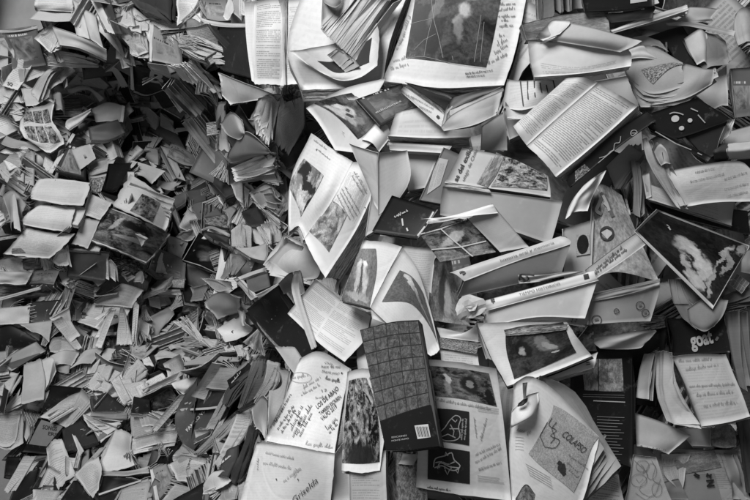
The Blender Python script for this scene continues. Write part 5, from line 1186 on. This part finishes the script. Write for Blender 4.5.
# X
b = CB('X', '240,62 300,100 395,150;158,200 220,190 300,215;215,340 240,310 280,260', (0, 4, 16), .13, 160, 'dark grey cover with small slanted white capitals, bottom centre left', tone=.4)
b.write('FAMILO VIA', (208, 258), (278, 178), .62, h=11, bold=.02, off=2)
b.page('240,60,10 275,80,10;158,198,10 205,200,10', cover(.15), name='cover_flap') if False else None
PG('X', '285,28 340,25,6 392,32;255,98 310,105,6 372,110', (0, 5, 16), text(.34, 14, ink=.3), 170, 'grey lined pages lying level above the dark cover with white capitals', slabs=3)
CB('X', '270,105 360,110;215,178 340,165', (0, 4, 16), .05, 165, 'black wedge shaped book on the dark cover with white capitals'); BOOKS[-1].ink([[(215,182),(280,178),(345,165)]], 6, .5, 'page_edge', off=2)
PG('X', '148,82 200,66,16 242,62;160,100 200,100,20 225,95;185,120 195,122 205,115', (0, 3, 14), .68, 180, 'bright rounded page end left of the grey lined pages', slabs=3)
LV('X', '178,122 200,120;72,250 85,255', '195,125 205,130;85,258 98,255', 4, .42, 170, 'long grey leaf stretching down left from the bright rounded page end')
LV('X', '5,280 90,255,10 160,235;10,300 90,270 165,250', '0,290 90,270 165,255;8,340 90,320 165,300', 7, .62, 170, 'pale thick open pages, bottom left of centre', cov=.2)
LV('X', '30,210 75,190;40,240 90,230', '80,180 150,230;90,230 150,240', 5, .6, 165, 'white curved pages behind the pale thick open pages')
PG('X', '140,372 180,350,8 250,365;150,400 200,385,10 300,382;170,432 220,440,8 240,462', (0, 4, 14), .66, 175, 'white group of folded leaves, bottom edge left of the small dark cover', slabs=4)
LV('X', '150,350 270,350;160,372 270,362', '180,330 290,350;170,380 300,380', 4, .46, 160)
CB('X', '75,392 132,372;98,500 160,440', (5, 2, 20), .30, 170, 'grey upright book with a white edge, bottom edge left', tone=.6); BOOKS[-1].page('72,392,8 84,388,8;90,500,8 104,500,8', tone=.66, name='page_edge')
PG('X', '160,440 240,462;110,510 240,510', (0, 4, 14), .5, 150, 'pale page at the bottom edge below the folded leaves', slabs=3)
LV('X', '0,360 50,380;0,420 40,420', '60,330 130,320;70,400 130,370', 5, .32, 150); CB('X', '130,310 190,280;90,380 130,375', (0, 4, 16), .015, 150, 'thin black folder sloping behind the folded leaves')
LV('X', '190,300 250,350;150,345 270,352', '200,310 260,345;160,355 275,362', 4, .5, 150)
# hanging ribbons of magazines
def ribbon(a, c, n, tone, lift, label, **k): LV('X', a, c, n, tone, lift, label, name='hanging_magazine', nu=5, nv=12, th=2.0, jit=4, **k)
ribbon('390,20 420,0;330,130 350,120;270,245 285,240', '420,10 450,-10;345,150 365,130;280,250 300,245', 4, .34, 190, 'long grey magazine hanging diagonally over the dark cover with white capitals')
ribbon('370,190,10 385,180;310,250 330,240;225,335 245,330', '385,200 400,200;330,270 350,260;240,340 262,335', 6, .30, 185, 'bundle of grey magazine edges below the white capitals, sloping to lower left')
ribbon('345,210 375,200,14;330,250,6 360,250;270,310 300,310', '350,215 380,205;340,260 370,250;290,320 310,310', 4, picture and .2, 180, 'dark crumpled magazine page inside the hanging bundle', wob=0) if False else None
ribbon('385,180,20 440,170,24;370,230,20 410,230,20;300,370 320,380', '395,185,10 440,190,10;385,250,10 425,250;310,380 330,385', 6, .46, 190, 'broad pale magazine hanging with ribbed edges, centre bottom left')
ribbon('440,0 470,0;420,60 450,60;385,170 400,175', '470,0 490,0;450,70 480,60;400,180 425,185', 6, .20, 170, 'dark curved magazines hanging from under the notebook')
ribbon('490,0,10 520,10,10;480,70 505,75;440,140 450,160', '510,10 536,15;500,80 530,80;450,150 470,165', 5, .34, 170, 'grey curved magazine hanging beside the signed guest book')
ribbon('430,30 445,30;350,100 370,110;330,150 345,160', '445,40 455,40;380,120 395,120;340,160 360,170', 5, .12, 165, 'narrow dark magazines sloping above the hanging bundle')
CB('X', '345,72 420,10;355,100 440,40', (2, 5, 20), .015, 180, 'black spine with small white print hanging near the notebook'); BOOKS[-1].scrawl([(365,85,400,45,9)], 1.6, .6, name='lettering')
SH('X', '435,170,20 470,130,30 490,140;440,220,20 465,200,40 490,230;450,240,20 470,260,30 482,285', .44, 190, 'smooth grey bulging leaf beside the left edge of the guest book', name='bent_leaf')
CB('X', '380,180,4 490,110,4;395,185 492,130', (0, 2, 10), .01, 186, 'thin black strap of card crossing the hanging magazines')
b = CB('X', '330,345 390,305;310,415 350,420', (0, 4, 18), .09, 185, 'small dark cover with pale scribbled lettering, bottom centre left', tone=.6); b.scrawl([(325,375,362,345,12)], 2, .5)
PG('X', '300,400 330,395,10 365,430;270,440 300,445,10 345,450;262,480 280,478 300,470', (0, 3, 14), .68, 188, 'bright rounded page end under the small dark cover', slabs=3)
ribbon('425,235 440,245;395,330 410,340;350,430 370,440', '440,250 452,250;415,350 430,350;380,440 400,440', 7, .06, 165, 'black magazines hanging steeply, left of the guest book')
PG('X', '420,270 440,250 470,290;390,380 420,400 450,400', (0, 3, 14), .26, 150, 'grey page in shade at the left edge of the guest book', slabs=3); LV('X', '330,440 400,440;320,510 380,510', '350,430 420,430;380,500 430,510', 5, .36, 150, 'dull pages at the bottom edge beside the guest book')
LV('X', '270,470 330,440;240,510 290,510', '300,460 350,460;290,510 330,510', 4, .3, 150)
b = Book('J', 'hanging_magazine', 'pale worn cover with two holes hanging left of the signed guest book', 96)
b.page('135,60 200,72;128,180 170,200;125,290 150,260', tone=.36, th=1.2, wob=6); b.ink([[(158,72),(160,75)],[(206,84),(208,86)]], 3, .03, 'punched_hole')
b = Book('J', 'folded_sheet', 'white folded board behind the tip of the black notebook', 112, cat='sheet')
b.page('150,-10 215,-10;200,60 265,60;228,95 290,20', tone=.5, th=1.2)
# upper middle pieces near the tree magazine
LV('D', '-5,210 60,180,10 130,165;0,240 60,240 140,210', '0,250 60,255 130,230;0,270 60,265 110,240', 8, .5, 100, 'small thick book with wavy fore edge left of the tree magazine', jit=3)
LV('D', '30,310 120,250;60,330 160,280', '80,370 150,310;130,440 180,330', 8, .40, 90, 'stack of grey book corners touching the tree magazine', jit=3)
LV('D', '90,0,10 150,-40;130,130 200,60', '170,-20 240,-40;180,170 245,60', 8, .42, 110, 'folded magazines hanging in pleats left of the portrait magazine', jit=4, cov=.08)
LV('D', '50,20 80,-20;60,90 90,60', '90,20 120,-30;110,140 140,60', 7, .36, 100, 'narrow ribbed magazine hanging first in the pleated row', jit=4)
CB('D', '30,100 110,130;0,180 130,160', (0, 8, 20), .14, 60, 'dark smooth cover under the pleated hanging magazines')
CB('D', '150,180 250,90;160,230 230,180', (0, 8, 20), .10, 50)
CB('D', '100,300 170,250;140,400 190,360', (0, 8, 20), .3, 60); LV('D', '0,320 60,370;0,340 30,420', '30,300 100,400;40,400 100,440', 5, .3, 80)
LV('D', '60,440 90,430;90,500 120,500', '110,400 150,420;120,500 160,500', 6, .4, 80, 'grey leaves bent upright above the small open box-like book')
LV('A', '-60,420 20,340;-60,470 30,440', '90,400,10 130,350,20 190,360;80,440 120,500 180,520', 6, .40, 90) if False else None
LV('A', '30,-20 60,10;30,60 70,60', '60,-30 90,-10;60,40 80,60', 4, .6, 70)
CB('A', '-40,80 60,90;-40,230 80,240', (0, 8, 20), .05, 50); SH('A', '-40,-40 60,-30;-20,20 50,80', .4, 60)
# ------------------------------------------------------------------ the rest of the pile: prototypes copied as individual books
HERO = list(BOOKS); RAG = 0.015
PROTO = []
def proto(phrase, cat='book'):
    def w(f): PROTO.append((f, phrase, cat)); return f
    return w
def P_(name): return Book(None, name, None, raw=True)
def p_closed(t, sd, art, tk, W=65, H=100, z=0):
    b = P_('closed_book'); b.closed('%d,%d,-3 0,%d,%d %d,%d,0;%d,%d,-3 0,%d,%d %d,%d,0' % (-W, H, H, z, W, H, -W, -H, -H, z, W, -H), (0, 0, -tk), cover(t, .45, seed=sd, art=art), tone=.55); return b
def p_open(t, sd, lifted):
    b = P_('open_book')
    b.block('-128,96,%d -60,98,24 0,98,0;-126,-96,%d -60,-98,24 0,-98,0' % (lifted, lifted), (0, 0, -14), text(t, 22, ink=.35, seed=sd), slabs=4, tone=t)
    b.block('0,98,0 55,98,22 126,96,%d;0,-98,0 55,-98,22 126,-96,%d' % (8, 6), (0, 0, -12), text(t, 24, ink=.3, seed=sd + 1), slabs=4, tone=t, cov=.1 + .05 * sd); return b
def p_openpic(t, sd):
    b = P_('magazine')
    b.block('-150,100,12 -70,102,20 0,102,0;-150,-100,4 -70,-102,18 0,-102,0', (0, 0, -5), text(t, 26, ink=.35, seed=sd), slabs=2, tone=t)
    b.pic('.1,.9 .85,.9 .85,.35 .1,.35', picture(130 + sd, .02, .5, 4., .4, .62), 'photograph', uv=True)
    b.block('0,102,0 70,102,24 148,100,2;0,-102,0 70,-102,24 148,-100,14', (0, 0, -5), picture(140 + sd, .02, .4, 3., .4, .66), slabs=2, tone=t, name='photograph_page'); return b
def p_fan(t, sd, c):
    b = P_('fanned_book')
    b.leaves('0,95,0 60,95,40 118,95,30;0,-95,0 60,-95,40 118,-95,30', '0,95,0 30,95,70 20,95,125;0,-95,0 30,-95,70 20,-95,125', 8, t, 3.6, 4, mats=[text(t, 22, ink=.35, seed=sd), edges(round(t * 1.1, 2)), paper(t)], nv=3)
    b.page('0,96,-2 60,96,30 126,96,10;0,-96,-2 60,-96,30 126,-96,10', cover(c), 2, name='cover')
    b.page('0,96,2 -60,96,16 -124,96,0;0,-96,2 -60,-96,16 -124,-96,0', cover(c), 2, name='cover'); return b
def p_fore(t, sd, c):
    b = P_('splayed_book')
    b.leaves('-8,96,-110 -16,96,-50 -42,96,0;-8,-96,-110 -16,-96,-50 -42,-96,0', '8,96,-110 16,96,-50 42,96,0;8,-96,-110 16,-96,-50 42,-96,0', 20, t, 3.2, 3, mats=[paper(t), edges(round(t * 1.1, 2)), paper(t)], nv=3)
    b.page('-10,97,-110 -20,97,-50 -48,97,4;-10,-97,-110 -20,-97,-50 -48,-97,4', cover(c), 2, name='cover')
    b.page('10,97,-110 20,97,-50 48,97,4;10,-97,-110 20,-97,-50 48,-97,4', cover(c), 2, name='cover'); return b
def p_tent(t, sd):
    b = P_('face_down_book')
    b.page('-118,96,-40 -50,97,0 0,97,10;-118,-96,-40 -50,-97,0 0,-97,10', cover(t, .4, seed=sd, art=.6), 2.2, name='front_cover')
    b.page('0,97,10 50,97,0 118,96,-40;0,-97,10 50,-97,0 118,-96,-40', cover(t, .4), 2.2, name='back_cover')
    b.leaves('-2,92,4 -50,92,-8 -112,92,-48;-2,-92,4 -50,-92,-8 -112,-92,-48', '2,92,4 50,92,-8 112,92,-48;2,-92,4 50,-92,-8 112,-92,-48', 6, .5, 3.0, 5, nv=3); return b
def p_curl(t, sd):
    b = P_('curled_magazine')
    b.block('-90,110,-20 -40,112,30 30,112,44 80,108,10;-90,-110,0 -40,-112,20 30,-112,24 96,-108,50', (0, 0, -5), text(t, 30, ink=.4, seed=sd) if sd % 2 else picture(150 + sd, .05, .5, 3., .4, .62), slabs=3, tone=t); return b
def p_fold(t, sd):
    b = P_('folded_pages')
    b.page('-70,90,0 -20,92,50 20,90,60 70,86,10;-60,0,10 -20,0,60 30,0,40 80,0,0;-90,-90,20 -30,-92,20 10,-90,60 60,-86,50', text(t, 20, ink=.25, seed=sd), 1.4, wob=14)
    b.page('-80,80,-10 0,86,10 70,80,-10;-80,-80,-10 0,-80,30 74,-84,0', paper(t), 1.4, wob=8); return b
KINDS = []
for a in ((.02, 0, 0, 18), (.10, 1, .5, 14), (.22, 2, .6, 22), (.60, 3, .4, 16), (.03, 4, .6, 26), (.16, 5, 0, 12)):
    KINDS.append((p_closed(*a), ('black', 'dark', 'grey', 'pale', 'thick black', 'thin dark grey')[a[1]] + ' closed book', 1.6))
for a in ((.66, 0, 4), (.50, 1, 26), (.70, 2, -6)): KINDS.append((p_open(*a), ('white open book', 'grey open book', 'bright open book')[a[1]], 1.3))
for a in ((.60, 0), (.5, 1)): KINDS.append((p_openpic(*a), ('bright magazine open at pictures', 'dull magazine open at pictures')[a[1]], 1.2))
for a in ((.58, 0, .02), (.42, 1, .12), (.66, 2, .3)): KINDS.append((p_fan(*a), ('black backed book with fanned leaves', 'dull book with fanned leaves', 'bright book with fanned leaves')[a[1]], 2.4))
for a in ((.60, 0, .015), (.42, 1, .14), (.68, 2, .04)): KINDS.append((p_fore(*a), ('dark covered book with splayed edges', 'grey book with splayed edges', 'white pages with splayed edges')[a[1]], 3.0))
for a in ((.02, 7), (.18, 8), (.5, 9)): KINDS.append((p_tent(*a), {7: 'black face down book', 8: 'grey face down book', 9: 'pale face down book'}[a[1]], 1.3))
for a in ((.66, 1), (.6, 2), (.74, 3)): KINDS.append((p_curl(*a), {1: 'curled magazine of print', 2: 'curled magazine of pictures', 3: 'bright curled magazine'}[a[1]], 1.2))
for a in ((.68, 0), (.5, 1)): KINDS.append((p_fold(*a), ('bright folded loose pages', 'dull folded loose pages')[a[1]], 1.2))

def dup_tree(root):
    r = root.copy(); C.objects.link(r)
    for ch in list(root.children):
        c = ch.copy(); C.objects.link(c); c.parent = r
        for g in list(ch.children):
            d = g.copy(); C.objects.link(d); d.parent = c
    return r
FILL = []
fr = random.Random(FILL_SEED)
def surf_n(px, py):
    e = 14
    a = unproj(px + e, py, depth(px + e, py)) - unproj(px - e, py, depth(px - e, py))
    c = unproj(px, py - e, depth(px, py - e)) - unproj(px, py + e, depth(px, py + e))
    n = a.cross(c).normalized()
    v = (CAM - unproj(px, py, depth(px, py))).normalized()
    if n.dot(v) < 0: n = -n
    return (n * .35 + v * .65).normalized()
pts = []
def scatter(n, x0, x1, y0, y1, rad, lift0, lift1, tilt, s0=.8, s1=1.05):
    k = 0; t = 0
    while k < n and t < n * 60:
        t += 1
        x, y = fr.uniform(x0, x1), fr.uniform(y0, y1)
        if (x < 62 and y < 48) or (x < 34 and y > 410): continue
        if lift0 > 0 and any(math.hypot(x - a, y - c) < q for a, c, q in ((153, 78, 26), (188, 412, 16), (48, 432, 16), (42, 125, 16), (206, 253, 14))): continue
        d = depth(x, y); rr = rad / d
        if any((x - a) ** 2 + (y - c) ** 2 < rr * rr and l == lift0 for a, c, l in pts): continue
        pts.append((x, y, lift0)); k += 1
        small = lift0 > 100
        hollow = not small and 125 < x < 265 and 80 < y < 255
        wts = [q[2] * (2.6 if hollow and any(z in q[1] for z in ('black', 'dark')) else 1.5 if hollow and 'grey' in q[1] else .4 if hollow else 1) for q in KINDS]
        if small: wts = [w_ * (2.5 if 'splayed' in q[1] or 'fanned' in q[1] or 'loose' in q[1] else 1) for w_, q in zip(wts, KINDS)]
        ki = fr.choices(range(len(KINDS)), wts)[0]
        FILL.append((ki, x, y, fr.uniform(lift0, lift1), tilt, fr.uniform(s0, s1)))
scatter(150, -50, 345, -40, 540, 42, -40, -10, 38)
scatter(240, -45, 330, -35, 535, 32, 40, 100, 45, .65, .9)
scatter(240, -20, 300, 0, 510, 21, 105, 180, 50, .36, .58)
scatter(55, 330, 800, -40, 540, 58, -60, -30, 22)
scatter(60, 330, 790, -30, 530, 52, -5, 25, 26, .75, 1.0)
import time; _t = time.time()
from mathutils.bvhtree import BVHTree
def tree_of(objs):
    V = []; T = []; own = []
    for o in objs:
        if o.type != 'MESH': continue
        mw = o.matrix_world; b0 = len(V); top = o
        while top.parent is not None: top = top.parent
        me = o.data; V.extend([mw @ v.co for v in me.vertices])
        for p in me.polygons: T.append([b0 + q for q in p.vertices]); own.append(top.name)
    return BVHTree.FromPolygons(V, T), own
bpy.context.view_layer.update()
htree, hown = tree_of([o for o in C.objects if o.parent is not None and not any(b.root in (o.parent, o.parent.parent) for b, _, _ in KINDS)])
HD = {}
def hdepth(px, py):
    k = (int(px // 4), int(py // 4))
    if k not in HD:
        dv = (unproj(k[0] * 4 + 2, k[1] * 4 + 2, 1.0) - CAM).normalized()
        loc = htree.ray_cast(CAM, dv)[0]; HD[k] = loc.y if loc else None
    return HD[k]
def samples(b):
    out = []
    for ch in b.root.children:
        vs = ch.data.vertices; st = max(1, len(vs) // 130)
        out += [vs[i].co.copy() for i in range(0, len(vs), st)]
    return out
SAMP = [samples(b) for b, _, _ in KINDS]
for (x0, x1, y0, y1, n) in ((800, 930, -120, 600, 26), (-170, -50, -100, 600, 30), (-60, 800, -150, -50, 22), (-60, 800, 555, 660, 22)):      # the heap goes on past the frame
    for _ in range(n):
        FILL.append((fr.randrange(len(KINDS)), fr.uniform(x0, x1), fr.uniform(y0, y1), fr.uniform(-30, 60), 28, fr.uniform(.8, 1.1)))
ROOTS = {}; OUT = {}
used = set()
for ki, x, y, lift, tilt, s in FILL:
    b, phrase, _ = KINDS[ki]
    r = b.root if ki not in used else dup_tree(b.root)
    used.add(ki)
    n = surf_n(x, y)
    T = lambda: R(fr.gauss(0, tilt))
    spin = fr.uniform(0, 360)
    if x < 330 and y > 330: spin = fr.gauss(-45 if x > 150 else -20, 35) + fr.choice((0, 180))
    up = Vector((0, 0, 1)); xa = up.cross(n).normalized(); ya = n.cross(xa)
    Bm = Matrix((xa, ya, n)).transposed().to_4x4()
    M = Matrix.Translation(unproj(x, y, depth(x, y) - lift / 1000 + .02)) @ Bm @ Matrix.Rotation(R(spin), 4, 'Z') @ Matrix.Rotation(T(), 4, 'X') @ Matrix.Rotation(T(), 4, 'Y') @ Matrix.Scale(s, 4)
    need = []
    for q in SAMP[ki]:
        c = M @ q; hd = hdepth(*proj(c))
        need.append(0.0 if hd is None else hd - c.y + .012)
    need.sort(); push = need[int(len(need) * ( (.999 if x > 240 else (.94 if lift > 100 else .95))))]
    if push > 0:
        c = M.translation; M = Matrix.Translation((c - CAM).normalized() * min(push, .5) * 1.05) @ M
    r.matrix_world = M
    ROOTS[r.name] = (r, phrase, ki); OUT[r.name] = not (-48 < x < 800 and -45 < y < 545)
for b, p, _ in KINDS:
    if b.root.name not in ROOTS:
        for ch in b.root.children_recursive: bpy.data.objects.remove(ch)
        bpy.data.objects.remove(b.root)

# ------------------------------------------------------------------ what the view can see: drop books that nothing shows, name the rest by place
bpy.context.view_layer.update()
vtree, vown = tree_of(list(C.objects))
hits = {}
for py in range(1, 500, 2):
    for px in range(1, 750, 2):
        dv = (unproj(px, py, 1.0) - CAM).normalized()
        loc, nn, fi, ds = vtree.ray_cast(CAM, dv)
        if loc is None: continue
        h = hits.setdefault(vown[fi], [0, 0, 0]); h[0] += 1; h[1] += px; h[2] += py
def kill(root):
    for ch in list(root.children_recursive): bpy.data.objects.remove(ch)
    bpy.data.objects.remove(root)
MARK = [(418, 15, 'the big photograph album'), (285, 40, 'the upright text spread'), (345, 115, 'the portrait magazine'), (330, 205, 'the tree magazine'), (385, 195, 'the standing folder'),
    (430, 125, 'the white blank-topped book'), (500, 190, 'the exile book'), (580, 115, 'the map cover book'), (620, 90, 'the crowd engraving book'), (580, 60, 'the folded flap book'),
    (690, 120, 'the oval-face book'), (710, 185, 'the big white open book'), (690, 255, 'the swirl photograph'), (600, 220, 'the torn figure print'), (620, 305, 'the box with circles'),
    (692, 340, 'the goat cover'), (715, 395, 'the white drawn-on book'), (600, 400, 'the black back cover'), (560, 440, 'the signed drawing page'), (455, 430, 'the art catalogue'),
    (405, 390, 'the checked cloth book'), (365, 415, 'the scrub photograph'), (300, 430, 'the guest book'), (300, 310, 'the blank black notebook'), (335, 310, 'the page of columns'),
    (400, 290, 'the skeleton magazine'), (520, 270, 'the emblem spine'), (540, 350, 'the rounded square photograph'), (465, 235, 'the bright curled page'), (700, 470, 'the N and M poster'),
    (155, 80, 'the letter B book'), (95, 10, 'the pale narrow covers'), (75, 55, 'the long grey cover'), (35, 65, 'the SQ booklet'), (42, 125, 'the six comic panels'), (92, 125, 'the dark blank cover'),
    (75, 155, 'the black open case'), (45, 215, 'the three-stepped open book'), (130, 235, 'the machinery photograph'), (206, 253, 'the glowing black cover'), (190, 130, 'the hooked book edge'),
    (240, 170, 'the white ragged block'), (205, 52, 'the waved page layers'), (225, 20, 'the bowl-shaped grey book'), (250, 105, 'the ribbed hanging fan'), (110, 315, 'the RO page'),
    (20, 320, 'the pale blank strip'), (30, 360, 'the broad banded book'), (200, 335, 'the bright crumpled cluster'), (240, 335, 'the crumpled white sheet'), (48, 435, 'the SONGS cover'),
    (118, 450, 'the tent shaped page'), (110, 490, 'the white-edged black book'), (188, 425, 'the FAMILO cover'), (235, 400, 'the hanging bundle'), (150, 440, 'the thick pale pages'), (180, 480, 'the white folded leaves'), (165, 385, 'the bright rounded page end')]
named = {}
def dirword(dx, dy):
    a = math.degrees(math.atan2(-dy, dx)) % 360
    return ('right of', 'upper right of', 'above', 'upper left of', 'left of', 'lower left of', 'below', 'lower right of')[int((a + 22.5) // 45) % 8]
todo = []
for b in HERO:
    if b.root is None: continue
    if hits.get(b.root.name, [0])[0] < 3: kill(b.root); continue
    b.root['category'] = b.cat
    if b.label: b.root['label'] = b.label
    else:
        nm = b.root.name.split('.')[0].replace('_', ' ')
        todo.append((b.root, 'small ' + nm, hits[b.root.name]))
cnt = {}
for nme, (r, phrase, ki) in list(ROOTS.items()):
    h = hits.get(nme, [0])
    if h[0] < 6:
        if not OUT[nme]: kill(r); continue
        r['category'] = 'book'; r['group'] = 'books of the heap beyond the frame'; c = proj(r.matrix_world.translation); sd = 'right' if c[0] > 760 else 'left' if c[0] < -10 else 'top' if c[1] < 0 else 'bottom'
        cnt[(phrase, sd)] = cnt.get((phrase, sd), 0) + 1; k = cnt[(phrase, sd)]
        r['label'] = '%s%s lying outside the %s edge of the photo' % ('' if k == 1 else ('second ', 'third ', 'fourth ', 'fifth ', 'sixth ')[min(k - 2, 4)], phrase, sd); continue
    r['category'] = 'magazine' if 'magazine' in phrase else ('pages' if 'loose' in phrase else 'book')
    r['group'] = 'books and magazines heaped beneath the larger ones'
    todo.append((r, phrase, h))
byk = {}
for r, phrase, h in todo:
    x, y = h[1] / h[0], h[2] / h[0]
    c = sorted(MARK, key=lambda m: (m[0] - x) ** 2 + (m[1] - y) ** 2)
    m = c[0] if math.hypot(c[0][0] - x, c[0][1] - y) > 9 else c[1]
    key = (phrase, dirword(x - m[0], y - m[1]), m[2]); byk.setdefault(key, []).append((math.hypot(x - m[0], y - m[1]), r))
for (phrase, dw, mk), L in byk.items():
    L.sort(key=lambda q: q[0])
    for i, (d, r) in enumerate(L):
        pre = '' if len(L) == 1 else ('nearest ', 'second ', 'third ', 'fourth ', 'fifth ', 'sixth ', 'seventh ')[min(i, 6)]
        r['label'] = '%s%s %s %s' % (pre, phrase, dw, mk)
print('time', time.time() - _t); print('FILL left', len(todo), 'roots')
